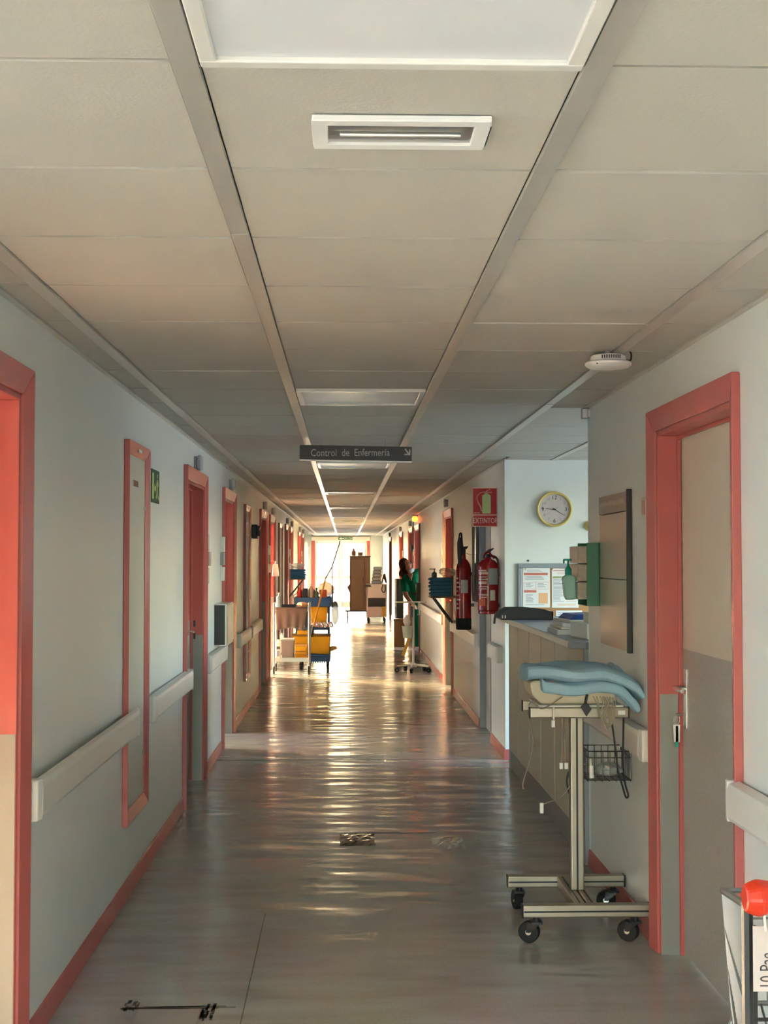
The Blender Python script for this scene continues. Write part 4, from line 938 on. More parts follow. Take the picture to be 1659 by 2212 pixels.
MB().cyl((1.078, 5.93, .646), (1.074, 5.93, .70), .012, 12).build('tube', WHITE, tb, smooth=True); MB().cyl((1.074, 5.93, .70), (1.072, 5.93, .735), .007, 10).build('cap', OFFW, tb, smooth=True)
# beige monitor under a blue cloth
dv = E('beige_monitor', (.99, 5.98, .972), 'beige medical device on the stand tray under the blue cloth', 'monitor')
MB().prism([(.80, 1.062), (.815, 1.075), (1.165, 1.075), (1.18, 1.06), (1.17, .985), (1.155, .973), (.85, .973), (.81, 1.01)], 'y', 5.87, 6.11).build('case', M('beige_case', (206, 196, 172), .45), dv, .012)
for x in (.93, 1.0): MB().box(x, x+.04, 5.8685, 5.871, 1.045, 1.055).build('vent', GREYD, dv)
# blue cloth: two folded layers with a fold at the left and a droop at the right
cl = E('blue_cloth', (1.03, 5.98, .96), 'folded light blue cloth draped over the beige device', 'cloth')
def cloth(xs, y0, y1, th, nm, seed, ph):
    xs = smooth_path([(a_, 0, b_) for a_, b_ in xs], 5); n_ = len(xs); ny = 12; b = MB()
    def zz(i, v, side):
        p = xs[i]; s_ = i/(n_-1)
        wv = .006*math.sin(9*s_+ph+3*v)+.004*math.sin(23*s_+5*v+ph)+.003*math.sin(14*v+6*s_)
        yy = y0+(y1-y0)*v + .012*math.sin(7*s_+ph)*(1 if v < .5 else -.4)*abs(v-.5)*2
        e = 1-max(0, abs(v-.5)*2-.8)*2.0
        tt = th*(min(1, (n_-1-i)/2+.25))*(min(1, i/1.5+.3))*e
        return (p.x, yy, p.z+wv+(tt/2 if side else -tt/2))
    vs = []; ids = {}
    for side in (1, 0):
        for i in range(n_):
            for j in range(ny+1): ids[side, i, j] = len(vs); vs.append(zz(i, j/ny, side))
    fs = []
    for side in (1, 0):
        for i in range(n_-1):
            for j in range(ny): fs.append((ids[side,i,j], ids[side,i+1,j], ids[side,i+1,j+1], ids[side,i,j+1]))
    for i in range(n_-1):
        for j in (0, ny): fs.append((ids[1,i,j], ids[1,i+1,j], ids[0,i+1,j], ids[0,i,j]))
    for j in range(ny):
        for i in (0, n_-1): fs.append((ids[1,i,j], ids[1,i,j+1], ids[0,i,j+1], ids[0,i,j]))
    b.add(vs, fs); o = b.build(nm, BLUEC, cl, smooth=True)
    sb = o.modifiers.new('sub', 'SUBSURF'); sb.levels = 1; sb.render_levels = 1
    return o
cloth([(.782, 1.090), (.80, 1.110), (.86, 1.112), (.98, 1.110), (1.09, 1.110), (1.17, 1.092), (1.24, 1.050), (1.288, 1.015)], 5.79, 6.10, .060, 'upper_fold', 1, .4)
cloth([(.845, 1.075), (.86, 1.055), (.93, 1.048), (1.02, 1.047), (1.12, 1.048), (1.18, 1.035), (1.235, .99), (1.268, .962)], 5.80, 5.89, .048, 'lower_fold', 2, 1.7)
cloth([(1.15, 1.10), (1.19, 1.115), (1.225, 1.095), (1.27, 1.055), (1.282, 1.02)], 5.98, 6.12, .026, 'back_corner', 3, 2.2)
# cables and tubes hanging from the stand
CG = M('grey_cable', (128, 120, 108), .5); CB = M('black_cable', (20, 20, 22), .45); CT = M('clear_tubing', (176, 168, 146), .3, alpha=.75)
def cable(pts, r, m, label, plugs=(), y=5.80):
    t = label if not isinstance(label, str) else E('cable', (pts[0][0], y, min(p[1] for p in pts)), label, 'cable', 'cables on the monitor stand')
    MB().tube(smooth_path([(p[0], p[2] if len(p) > 2 else y, p[1]) for p in pts], 5), r, 6).build('lead', m, t, smooth=True)
    for x, z, h in plugs: MB().box(x-.008, x+.008, y-.006, y+.006, z-h, z).build('plug', WHITE, t, .003)
def px(x, y, Y=5.80): p = pY(x, y, Y); return (p.x, p.z)
cable([px(1142, 1524), px(1148, 1516), px(1160, 1525), px(1175, 1530), px(1215, 1505)], .003, CG, 'thin grey lead curling over the left end of the stand tray')
cable([px(1139, 1536), px(1146, 1570), px(1151, 1610), px(1142, 1650), px(1130, 1690), px(1131, 1705)], .0028, CG, 'long grey lead hanging from the left end of the stand')
cable([px(1231, 1698), px(1212, 1722), px(1185, 1733), px(1172, 1737)], .0026, CG, 'grey lead reaching left from the post with a white plug', ((px(1170, 1738)[0], px(1170, 1734)[1], .045),))
cable([px(1215, 1552), px(1214, 1600), px(1213, 1645)], .003, CG, 'straight grey lead with a clear plug beside the post', ((px(1212, 1647)[0], px(1212, 1647)[1], .028),))
cable([px(1217, 1552), px(1219, 1600), px(1222, 1645)], .003, CG, 'second grey lead with a clear plug beside the post', ((px(1223, 1647)[0], px(1223, 1647)[1], .028),))
cable([px(1196, 1528), px(1196, 1555)], .004, WHITE, 'short white connector hanging in front of the top bar', ((px(1195, 1556)[0], px(1195, 1556)[1], .03),))
cable([px(1320, 1550), px(1326, 1590), px(1332, 1640), px(1336, 1668), px(1345, 1700), px(1352, 1722), px(1357, 1718), px(1350, 1690), px(1346, 1640), px(1347, 1550)], .004, CB, 'black power cord looped down the right side of the stand')
cable([px(1269, 1500), px(1266, 1512), px(1263, 1530)], .006, CB, 'black strap hanging from under the cloth')
sq = E('strap_end', (px(1266, 1530)[0], 5.79, px(1266, 1545)[1]), 'black diamond shaped end of a strap in front of the top bar', 'strap')
a, b_, c_, d_ = px(1254, 1526), px(1266, 1516), px(1277, 1531), px(1266, 1547); MB().prism([a, b_, c_, d_], 'y', 5.785, 5.798).build('flap', CB, sq, .002)
rc = random.Random(15)
bundle = E('tubing_bundle', (px(1305, 1535)[0], 5.78, px(1305, 1577)[1]), 'bundle of clear tubing spilling from under the blue cloth', 'tubing')
for k in range(6):
    o1, o2 = rc.uniform(-6, 6), rc.uniform(-6, 6)
    cable([px(1280+k*7, 1503), px(1283+k*6+o1, 1520), px(1300+o2, 1545), px(1308+o1*.5, 1562+k*2.5), px(1315+k, 1560), px(1312+k*3, 1535), px(1300+k*5, 1505)], .0022, CT, bundle, y=5.79-.004*k)
cable([(1.245, .74), (1.248, .76), (1.262, .80)], .003, CB, 'short black lead behind the wire basket', y=6.12)
wc = E('cable', (1.17, 7.0, .35), 'black cable hanging beside the counter end', 'cable')
MB().tube(smooth_path([(1.245, 7.08, .60), (1.19, 7.05, .55), (1.155, 7.05, .47), (1.16, 7.05, .40), (1.19, 7.06, .35), (1.24, 7.08, .33)]), .005, 6).build('lead', CB, wc, smooth=True)

# ---- wire shopping trolley at the right
sc = E('shopping_trolley', (1.0, 2.85, 0), 'wire shopping trolley with a red handle by the right wall', 'trolley')
ZW = M('zinc_wire', (140, 140, 136), .35, metal=.8)
def ctr(t, u, v):                                        # t: 0 rear .. 1 front, u: -1..1 across, v: 0 bottom .. 1 rim
    hw = .229-.115*t*.9; hwb = hw*.92; top = .965-.15*t; bot = .40+.16*t; yy = 2.50+.72*t
    return Vector((.966+.055*t+u*(hwb+(hw-hwb)*v), yy+(1-v)*(.06 if t == 0 else -.03*t), bot+(top-bot)*v))
for u in (-1, 1):
    o = MB().tube([ctr(0, u, 1), ctr(1, u, 1)], .008, 8).build('side_rim', ZW, sc)
    for i in range(1, 24): t_ = i/24; MB().tube([ctr(t_, u, 0), ctr(t_, u, 1)], .0024, 5).build('side_wire', ZW, sc)
    for v in (.33, .66): MB().tube([ctr(0, u, v), ctr(1, u, v)], .0035, 6).build('side_wire', ZW, sc)
for v in (0, .25, .5, .75, 1): MB().tube([ctr(1, -1, v), ctr(1, 1, v)], .006 if v in (0, 1) else .003, 6).build('front_wire', ZW, sc)
for i in range(9): MB().tube([ctr(1, -1+i/4, 0), ctr(1, -1+i/4, 1)], .0025, 5).build('front_wire', ZW, sc)
for i in range(11): u = -1+i/5; MB().tube([ctr(0, u, 0), ctr(1, u, 0)], .003, 5).build('base_wire', ZW, sc)
for i in range(6): MB().tube([ctr(i/5, -1, 0), ctr(i/5, 1, 0)], .004, 5).build('base_wire', ZW, sc)
DKW = M('dark_gate_wire', (56, 54, 52), .4, metal=.5)
for i in range(13):
    u = -.94+i*.157
    if -.96 < u < .96: MB().tube([ctr(0, u, 0)+Vector((0, -.005, 0)), ctr(0, u, .93)+Vector((0, -.005, 0))], .003 if i % 3 else .007, 6).build('gate_wire', DKW, sc)
for v in (.05, .22, .34, .46, .62, .78, .9): MB().tube([ctr(0, -.95, v)+Vector((0, -.008, 0)), ctr(0, .95, v)+Vector((0, -.008, 0))], .0035, 6).build('gate_wire', DKW, sc)
for u in (-1, 1):
    p = ctr(0, u, 1)
    MB().tube([p+Vector((0, -.01, -.57)), p+Vector((0, -.012, -.2)), p+Vector((0, -.012, .0)), p+Vector((0, -.035, .025))], .011, 8).build('rear_post', DKW, sc, smooth=True)
    MB().tube([(p.x, 2.56, .40), (p.x, 2.52, .14), (p.x*.98+.02, 3.15, .16), (1.02+(p.x-.966)*.45, 3.16, .56)], .011, 8).build('chassis_tube', ZW, sc, smooth=True)
    e = 1 if u < 0 else -1
    b = MB().tube([p+Vector((-e*.012, -.035, .020)), p+Vector((e*.012, -.035, .020)), p+Vector((e*.05, -.035, .024))], [.026, .036, .026], 8); b.build('handle_bracket', M('orange_red_plastic', (206, 48, 14), .4), sc, .006)
MB().tube([(.75, 2.463, .989), (1.18, 2.463, .989)], .023, 14).build('handle', MATS['orange_red_plastic'], sc, smooth=True)
for x, y in ((.77, 2.55), (1.165, 2.55), (.86, 3.16), (1.075, 3.16)): caster('caster', (x, y, 0), .05, sc, .024, 1.57, GREYD, STEEL, .15)
# handwritten card tied to the trolley
cd = E('card_sign', (.80, 2.47, .80), 'handwritten card tied under the red trolley handle', 'card')
cm = M('pinkish_card', (196, 180, 172), .7)
ca = pY(1615, 2000, 2.472); cb = pY(1612, 2142, 2.472)
MB().box(.742, .902, 2.470, 2.4725, cb.z, ca.z).build('card', cm, cd, .001)
text('handwriting', '10 Pae', .036, (.768, 2.4695, .853), (0, 0, 1), (-1, 0, 0), M('pencil_grey', (70, 58, 58), .7), cd, .0003, 'CENTER', .68)
for x in (.765, .785): MB().tube(smooth_path([(x, 2.468, ca.z-.008), (x-.006, 2.455, ca.z+.03), (x, 2.447, ca.z+.062), (x+.008, 2.47, ca.z+.065), (x+.004, 2.474, ca.z+.02)]), .0024, 6).build('cable_tie', OFFW, cd, smooth=True)
MB().box(.768, .785, 2.464, 2.470, ca.z-.002, ca.z+.010).build('tie_lock', OFFW, cd)

# ---- stainless trolley with supplies
st = E('steel_trolley', (-.75, 19.25, 0), 'two shelf stainless trolley against the left wall', 'trolley')
x0, x1, y0, y1 = -.985, -.50, 19.0, 19.55
for x in (x0, x1):
    for y in (y0, y1): MB().cyl((x, y, .12), (x, y, .99), .012, 10).build('leg', STEEL, st, smooth=True); caster('caster', (x, y-.02, 0), .055, st, .024, -1.57, BLACKR, STEEL, .13)
for z, nm in ((.90, 'top_shelf'), (.20, 'bottom_shelf')):
    b = MB(); b.box(x0+.01, x1-.01, y0, y1, z-.004, z); b.box(x0+.01, x1-.01, y0-.002, y0+.004, z-.03, z+.028); b.box(x0+.01, x1-.01, y1-.004, y1+.002, z-.03, z+.028); b.box(x0+.008, x0+.014, y0, y1, z-.03, z+.028); b.box(x1-.014, x1-.008, y0, y1, z-.03, z+.028); b.build(nm, STEEL, st, .002)
for x in (x0, x1): MB().tube([(x, y0, .985), (x, y1, .985)], .010, 8).build('side_rail', STEEL, st)
# grey cloth hanging over the front
def drape(u, v):
    x = -.97+.45*u; z = .93-.33*v*(1-.12*math.sin(PI*u))
    return (x+(.012 if u < .5 else -.05)*v*abs(u-.5)*2, 18.985-.012*math.sin(u*22)*v-.01*math.sin(u*9+1)*v, z)
tag(MB().grid(drape, 30, 10).build('draped_sheet', M('mauve_grey_fabric', (128, 114, 110), .7, var=.05), None, 0, True, solid=.006), 'mauve grey sheet hanging over the front of the steel trolley', 'sheet')
t = E('folded_gown', (-.66, 19.2, .93), 'salmon coloured folded gown on the steel trolley', 'gown')
MB().ball((-.60, 19.2, .960), .08, .15, .035, 16, 8, lambda d, q: q*(1+.12*math.sin(d.x*9+d.y*5))).build('fabric', M('salmon_fabric', (214, 158, 126), .9), t, smooth=True)
t = E('instrument_tray', (-.8, 19.3, .93), 'dark instrument tray on the steel trolley', 'tray')
b = MB(); b.box(-.90, -.70, 19.22, 19.48, .902, .912); b.box(-.90, -.895, 19.22, 19.48, .912, .955); b.box(-.705, -.70, 19.22, 19.48, .912, .955); b.box(-.895, -.705, 19.22, 19.225, .912, .955); b.box(-.895, -.705, 19.475, 19.48, .912, .955); b.build('dish', NAVY, t)
t = E('gel_bottle', (-.95, 19.08, .902), 'pale blue gel pump bottle on the corner of the steel trolley', 'bottle')
MB().lathe([(0, .903), (.036, .903), (.036, 1.05), (.028, 1.075), (.012, 1.085), (.012, 1.10), (0, 1.10)], (-.925, 19.08, 0), n=16).build('bottle', M('pale_blue_plastic', (160, 206, 214), .3), t, smooth=True); b = MB().cyl((-.925, 19.08, 1.10), (-.925, 19.08, 1.125), .005, 8); b.box(-.958, -.913, 19.073, 19.087, 1.122, 1.132); b.build('pump', WHITE, t)
t = E('soap_bottle', (-.945, 19.1, .20), 'white printed bottle on the lower shelf of the steel trolley', 'bottle')
MB().box(-.965, -.895, 19.06, 19.13, .205, .44).build('bottle', PAPER, t, .01); MB().cyl((-.93, 19.095, .44), (-.93, 19.095, .475), .015, 12).build('cap', WHITE, t); MB().box(-.955, -.905, 19.0585, 19.060, .34, .38).build('printed_logo', GREYD, t); MB().box(-.95, -.91, 19.0585, 19.060, .24, .32).build('printed_text', PGREY, t)
t = E('storage_bin', (-.8, 19.25, .20), 'grey storage bin on the lower shelf of the steel trolley', 'box')
MB().hexa([(-.88, 19.08, .205), (-.72, 19.08, .205), (-.72, 19.45, .205), (-.88, 19.45, .205), (-.89, 19.07, .47), (-.71, 19.07, .47), (-.71, 19.46, .47), (-.89, 19.46, .47)]).build('body', M('mauve_grey_plastic', (140, 128, 130), .5), t, .01); MB().box(-.895, -.705, 19.065, 19.465, .455, .478).build('rim', GREYP, t, .004)
t = E('sharps_box', (-.6, 19.2, .20), 'yellow sharps carton on the lower shelf of the steel trolley', 'carton')
MB().box(-.695, -.53, 19.06, 19.22, .205, .385).build('body', YEL, t, .006); MB().box(-.70, -.525, 19.055, 19.225, .385, .41).build('lid', M('tan_lid', (206, 160, 84), .5), t, .004); MB().box(-.695, -.545, 19.0585, 19.0605, .30, .315).build('printed_line', CARD, t); MB().box(-.695, -.545, 19.0585, 19.0605, .23, .28).build('printed_block', M('ochre_print', (186, 134, 24), .6), t)

# ---- cleaning cart
cc_ = E('cleaning_cart', (-.47, 20.3, 0), 'blue and yellow cleaning cart behind the steel trolley', 'cleaning cart')
x0, x1, y0, y1 = -.74, -.21, 19.75, 20.75
MB().box(x0+.02, x1, y0, y1, .115, .20).build('chassis', BLUEP, cc_, .012)
zz_ = MB()
for i in range(9): zz_.prism([(x0+.24+i*.032, .12), (x0+.268+i*.032, .12), (x0+.254+i*.032, .085)], 'y', y0-.004, y0+.01)
zz_.build('bumper_teeth', BLUEP, cc_)
for x in (x0+.1, x1-.04):
    for y in (y0+.06, y1-.06): caster('caster', (x, y, 0), .045, cc_, .028, -1.57, BLACKR, GREYD, .12)
for x in (x0+.03, x1-.03):
    for y in (y0+.35, y1-.03): MB().cyl((x, y, .2), (x, y, 1.0), .016, 10).build('upright', BLUEP, cc_, smooth=True)
b = MB(); b.box(x0, x1, y0+.3, y1, .92, .935)
b.box(x0, x1, y0+.29, y0+.305, .90, 1.035); b.box(x0, x1, y1-.015, y1, .90, 1.035); b.box(x0-.008, x0+.008, y0+.3, y1, .90, 1.035); b.box(x1-.008, x1+.008, y0+.3, y1, .90, 1.035); b.build('top_tray', BLUEP, cc_, .006)
MB().box(x0+.03, x1-.03, y0+.3, y1-.03, .555, .60).build('middle_shelf', BLUEP, cc_, .008)
MB().box(x0+.04, x0+.22, y0+.34, y0+.60, .61, .90).build('drawer_box', NAVY, cc_, .01)
MB().hexa([(x0+.25, y0+.34, .66), (x1-.06, y0+.34, .66), (x1-.06, y0+.56, .66), (x0+.25, y0+.56, .66), (x0+.23, y0+.31, .90), (x1-.04, y0+.31, .90), (x1-.04, y0+.58, .90), (x0+.23, y0+.58, .90)]).build('yellow_pail', YEL, cc_, .01)
bu = E('mop_bucket', (-.49, 19.9, .20), 'wide yellow mop bucket on the front of the cleaning cart', 'bucket')
b = MB(); bx0, bx1 = -.755, -.205
b.hexa([(bx0+.05, 19.66, .245), (bx1-.02, 19.66, .225), (bx1-.02, 20.02, .225), (bx0+.05, 20.02, .245), (bx0, 19.62, .49), (bx1, 19.62, .49), (bx1, 20.05, .49), (bx0, 20.05, .49)]); b.build('tub', YEL, bu, .012)
MB().box(bx0-.02, bx1+.004, 19.605, 20.06, .488, .508).build('rim', M('brown_rim', (120, 84, 20), .5), bu, .006); MB().box(-.69, -.54, 19.7, 19.9, .508, .57).build('wringer', YEL, bu, .01)
MB().prism([(bx1-.01, .26), (bx1+.10, .30), (bx1+.085, .335), (bx1+.03, .345), (bx1-.01, .33)], 'y', 19.72, 19.80).build('pouring_lip', M('tan_plastic', (186, 150, 92), .5), bu, .006)
MB().box(bx0+.06, bx1-.02, 19.64, 20.03, .20, .226).build('tray', BLUEP, bu, .006)
mp_ = E('mop', (-.28, 19.8, .5), 'long mop with an orange and white handle leaning in the yellow bucket', 'mop')
A_ = pY(675, 1362, 19.63); B_ = pY(703, 1250, 19.95); C_ = pY(717, 1225, 20.02); D_ = pY(735, 1168, 20.15)
MB().tube([A_, B_], .012, 10).build('handle', M('orange_wood', (214, 158, 62), .5), mp_, smooth=True); MB().tube([B_, C_, D_], .010, 10).build('upper_handle', M('pale_grey_tube', (120, 112, 112), .4), mp_, smooth=True)
MB().tube([A_+Vector((.008, -.004, .06)), A_, A_+Vector((-.02, .0, -.09))], [.018, .024, .03], 10).build('socket', BLACK, mp_, smooth=True)
b2 = E('broom', (-.15, 20.1, .9), 'thin reddish broom handle standing in the cleaning cart', 'broom')
MB().tube([pY(718, 1265, 20.2), pY(717, 1222, 20.2)], .008, 8).build('handle', M('red_tube', (190, 110, 92), .5), b2, smooth=True)
MB().tube([pY(718, 1312, 20.2), pY(718, 1265, 20.2)], .012, 8).build('grip', GREYD, b2, smooth=True)
# things on the cart's top tray
def bottle(x, y, z, r, h, m, nm, label, cap=WHITE):
    t = E(nm, (x, y, z), label, 'bottle', 'bottles on the cleaning cart')
    MB().lathe([(0, 0), (r, .002), (r, h*.66), (r*.8, h*.74), (r*.38, h*.82), (r*.38, h*.88), (0, h*.88)], (x, y, z), n=16).build('body', m, t, smooth=True); MB().cyl((x, y, z+h*.88), (x, y, z+h), r*.45, 12).build('cap', cap, t, smooth=True)
bottle(-.50, 20.16, .936, .042, .30, OFFW, 'cleaner_bottle', 'white cleaner bottle standing in the blue cart tray')
bottle(-.42, 20.22, .936, .035, .24, M('pale_green_plastic', (150, 176, 148), .4), 'cleaner_bottle', 'pale green cleaner bottle beside the white one', GREENP)
bottle(-.455, 20.34, .936, .02, .21, BLUEP, 'cleaner_bottle', 'slim blue bottle in the cart tray', BLUEP)
t = E('cleaning_cloth', (-.68, 20.15, .936), 'red cloth bunched at the left of the blue cart tray', 'cloth')
MB().ball((-.675, 20.15, 1.055), .04, .06, .115, 12, 9, lambda d, q: q*(1+.15*math.sin(d.z*8+d.x*4))).build('fabric', M('red_cloth', (214, 84, 84), .9), t, smooth=True)
tag(MB().box(-.625, -.55, 20.08, 20.3, .936, 1.165).build('storage_tub', NAVY, None, .01), 'navy blue tub standing in the blue cart tray', 'tub')
t = E('waste_bag', (-.27, 20.2, .936), 'translucent orange tinted waste bag bulging from the cart', 'bag')
rg = random.Random(31)
MB().ball((-.28, 20.42, 1.15), .13, .12, .11, 18, 12, lambda d, q: q*(1+.10*math.sin(d.x*7+d.z*9)+rg.uniform(-.04, .04))).build('film', M('peach_film', (222, 186, 156), .4, alpha=.8), t, smooth=True)
tag(MB().hexa([(-.37, 20.07, .937), (-.27, 20.07, .937), (-.27, 20.13, .937), (-.37, 20.13, .937), (-.375, 20.07, 1.15), (-.265, 20.07, 1.15), (-.265, 20.13, 1.15), (-.375, 20.13, 1.15)]).build('spray_pack', M('rust_plastic', (180, 84, 50), .5), None, .012), 'rust coloured pack in front of the waste bag', 'pack')
t = E('grey_sack', (-.17, 20.3, .55), 'grey translucent sack hanging on the right side of the cleaning cart', 'bag')
MB().ball((-.145, 20.3, .80), .055, .22, .17, 14, 10, lambda d, q: q*(1+rg.uniform(-.06, .06))).build('film', M('grey_bag_film', (148, 148, 156), .4, alpha=.8), t, smooth=True)
t = E('mop_cloth', (-.36, 20.02, .6), 'pink and white mop cloths on the middle shelf of the cleaning cart', 'cloths')
for i in range(7): MB().tube(smooth_path([(-.44+i*.035, 20.0+rg.uniform(0, .06), .615), (-.42+i*.035, 20.0, .67+rg.uniform(-.02, .02)), (-.39+i*.035, 20.0, .63), (-.38+i*.03, 19.99, .60)]), .014, 8).build('strand', (M('pink_cloth', (206, 160, 172), .9), PAPER)[i % 2], t, smooth=True)

# ---- drip stand style trolley by the right wall
vs = E('equipment_stand', (.975, 19.3, 0), 'white pole stand on five black casters by the right wall', 'medical stand')
MB().cyl((.975, 19.3, .10), (.975, 19.3, .985), .016, 12).build('pole', OFFW, vs, smooth=True); MB().lathe([(0, .07), (.05, .072), (.055, .10), (.03, .13), (0, .13)], (.975, 19.3, 0), n=18).build('hub', OFFW, vs, smooth=True)
for i in range(5):
    an = math.radians(-100+72*i); e = (.975+.24*math.cos(an), 19.3+.24*math.sin(an))
    MB().tube([(.975, 19.3, .105), (e[0], e[1], .085)], [.016, .012], 8).build('foot', OFFW, vs, smooth=True); caster('caster', (e[0], e[1], 0), .032, vs, .034, an, BLACKR, BLACK, .09, .012)
MB().box(.725, 1.155, 19.15, 19.45, .985, .997).build('top_tray', OFFW, vs, .004)
MB().tube([(1.05, 19.13, .985), (1.05, 19.13, .82), (1.02, 19.13, .82)], .006, 6).build('hook', OFFW, vs)
MB().box(.93, .965, 19.26, 19.34, .78, .93).build('clamp', BLACK, vs, .006)
bkt = E('waste_basket', (.9, 19.2, .48), 'pale green plastic basket hung on the white pole stand', 'basket')
MB().lathe([(0, .485), (.058, .485), (.075, .645), (.08, .652), (.07, .652), (.055, .495), (0, .495)], (.885, 19.25, 0), n=20).build('pail', M('pale_green_bucket', (192, 206, 190), .45), bkt, smooth=True)
tag(MB().ball((.88, 19.26, .72), .05, .05, .085, 12, 8, lambda d, q: q*(1+rg.uniform(-.12, .12))).build('bin_liner', M('white_liner', (222, 210, 202), .5)), 'white liner bunched in the pale green basket', 'bag')
tag(MB().hexa([(.80, 19.2, .245), (.845, 19.2, .235), (.845, 19.206, .235), (.80, 19.206, .245), (.885, 19.2, .48), (.93, 19.2, .48), (.93, 19.206, .48), (.885, 19.206, .48)]).build('yellow_strip', YEL), 'yellow strip hanging below the pale green basket', 'strip')

# ---- things round the person
cbx = E('cardboard_box', (1.0, 24.85, 0), 'brown cardboard box standing on end by the far right doorway', 'box')
MB().box(.90, 1.095, 24.8, 25.05, 0, .50).build('body', CARD, cbx, .003); MB().hexa([(.885, 24.79, .47), (1.12, 24.79, .49), (1.12, 24.795, .49), (.885, 24.795, .47), (.89, 24.8, .505), (1.11, 24.8, .51), (1.11, 24.805, .51), (.89, 24.805, .505)]).build('flap', CARD, cbx)
gc = E('grey_canister', (.995, 24.92, .51), 'ribbed dark grey cylinder standing on the cardboard box', 'canister')
rbp = []
for i in range(9): rbp += [(.078, .515+i*.08), (.082, .53+i*.08), (.082, .575+i*.08), (.078, .59+i*.08)]
MB().lathe([(0, .512)]+rbp+[(.07, 1.24), (0, 1.245)], (.995, 24.92, 0), n=20).build('body', M('ribbed_grey', (92, 92, 86), .4, metal=.4), gc, smooth=True)
for i in range(5): MB().box(.92+i*.034, .928+i*.034, 24.835, 24.845, .53, 1.22).build('rib', GREYD, gc)
tag(MB().cyl((1.245, 23.02, .87), (1.245, 23.02, 1.20), .036, 16).build('wall_canister', M('warm_grey', (126, 114, 100), .5), None, .006, True), 'warm grey cylinder fixed by the door frame next to the person', 'canister')

# ---- tall linen cabinet and ward cart near the far exit
tc_ = E('linen_cabinet', (.4, 35.6, 0), 'tall brown cabinet on wheels in front of the far exit', 'cabinet')
x0, x1, y0, y1 = .13, .66, 35.45, 36.1
MB().box(x0, x1, y0, y1, .27, 1.66).build('body', WOODB, tc_, .01); d_ = MB().box(x0+.03, x0+.39, y0-.02, y0, .30, 1.60).build('door', WOODB, tc_, .006); MB().box(x0+.34, x0+.355, y0-.04, y0-.02, .98, 1.12).build('handle', GREYD, d_)
MB().box(x0-.02, x1+.02, y0-.03, y1+.02, 1.66, 1.69).build('top', WOODB, tc_, .006)
MB().box(x0-.12, x1+.02, y0-.02, y1, .23, .27).build('bumper', GREYD, tc_, .01)
for x in (x0-.05, x1-.05):
    for y in (y0+.08, y1-.08): caster('caster', (x, y, 0), .06, tc_, .03, 1.57, BLACKR, STEEL, .24)
MB().prism([(x0, .95), (x0-.07, .87), (x0-.04, .80), (x0, .72)], 'y', 35.5, 35.8).build('side_bag', M('brown_bag', (136, 112, 88), .7), tc_, .01)
t = E('spray_bottle', (.24, 35.7, 1.69), 'tan spray bottle on top of the tall brown cabinet', 'bottle')
MB().lathe([(0, 1.691), (.055, 1.692), (.055, 1.80), (.03, 1.83), (.03, 1.88), (0, 1.88)], (.23, 35.7, 0), n=16).build('body', M('tan_bottle', (206, 170, 130), .5), t, smooth=True); MB().tube(smooth_path([(.23, 35.7, 1.88), (.22, 35.7, 1.915), (.16, 35.7, 1.91), (.125, 35.7, 1.86)]), .012).build('trigger_hose', OFFW, t, smooth=True)
t = E('brush_tub', (.42, 35.7, 1.69), 'tub with a stick on top of the tall brown cabinet', 'tub')
MB().box(.34, .47, 35.6, 35.8, 1.691, 1.78).build('tub', M('tan_bottle2', (190, 150, 116), .5), t, .01); MB().tube([(.35, 35.7, 1.76), (.46, 35.7, 1.895)], .010).build('stick', GREYD, t)
wc_ = E('ward_cart', (.82, 34.6, 0), 'white ward cart with shelf shade painted black beside the tall cabinet', 'cart')
x0, x1, y0, y1 = .555, 1.06, 34.3, 35.0
b = MB()
for x in (x0, x1-.03): b.box(x, x+.03, y0, y1, .12, .95)
b.box(x0, x1, y0, y1, .62, .95); b.box(x0, x1, y1-.02, y1, .12, .62); b.build('frame', M('cart_white', (196, 188, 182), .5), wc_, .006)
MB().box(x0+.03, x1-.03, y0+.02, y1-.02, .42, .615).build('shelf_shade', BLACK, wc_); MB().box(x0+.03, x1-.12, y0, y1-.02, .14, .40).build('lower_bin', M('mauve_bin', (178, 160, 154), .5), wc_, .006); MB().box(x1-.12, x1-.03, y0, y1-.02, .16, .41).build('yellow_bin', M('ochre_bin', (176, 140, 24), .5), wc_, .006)  # solid black block paints the shade inside the shelf space
MB().box(x0-.01, x1+.01, y0-.01, y1+.01, .95, .97).build('top', OFFW, wc_, .006)
MB().prism([(x0-.12, .90), (x0+.12, .90), (x0+.09, .95), (x0-.02, .955)], 'y', 34.22, 34.28).build('push_handle', GREYD, wc_, .006)
for x in (x0+.05, x1-.05):
    for y in (y0+.06, y1-.06): caster('caster', (x, y, 0), .055, wc_, .028, 1.2, BLACKR, BLACK, .13)
for i in range(5):
    tag(MB().box(.68+.012*i, .93+.004*i-.012*(i % 2), 34.5, 34.82, .972+i*.088, 1.057+i*.088).build('linen_bundle', M('grey_linen', (150, 156, 156), .9, var=.08), None, .03, True, 4), ('bottom', 'second', 'third', 'fourth', 'top')[i] + ' grey linen bundle piled on the ward cart', 'linen', 'linen on the ward cart')
t = E('drill_bag', (1.0, 34.5, .97), 'dark brown bag slung on the ward cart', 'bag')
MB().prism([(.93, .99), (.98, 1.22), (1.03, 1.24), (1.06, 1.1), (1.07, .98), (1.03, 1.0), (.99, 1.10), (.96, 1.0)], 'y', 34.5, 34.6).build('pouch', M('dark_brown_leather', (58, 40, 26), .6), t, .01)
t = E('hanging_strap', (.97, 34.26, .75), 'black strap loop hanging on the front of the ward cart', 'strap')
MB().tube(smooth_path([(.96, 34.27, .95), (.93, 34.26, .83), (.98, 34.26, .76), (1.02, 34.26, .82), (1.01, 34.27, .95)]), .012).build('loop', BLACK, t, smooth=True)

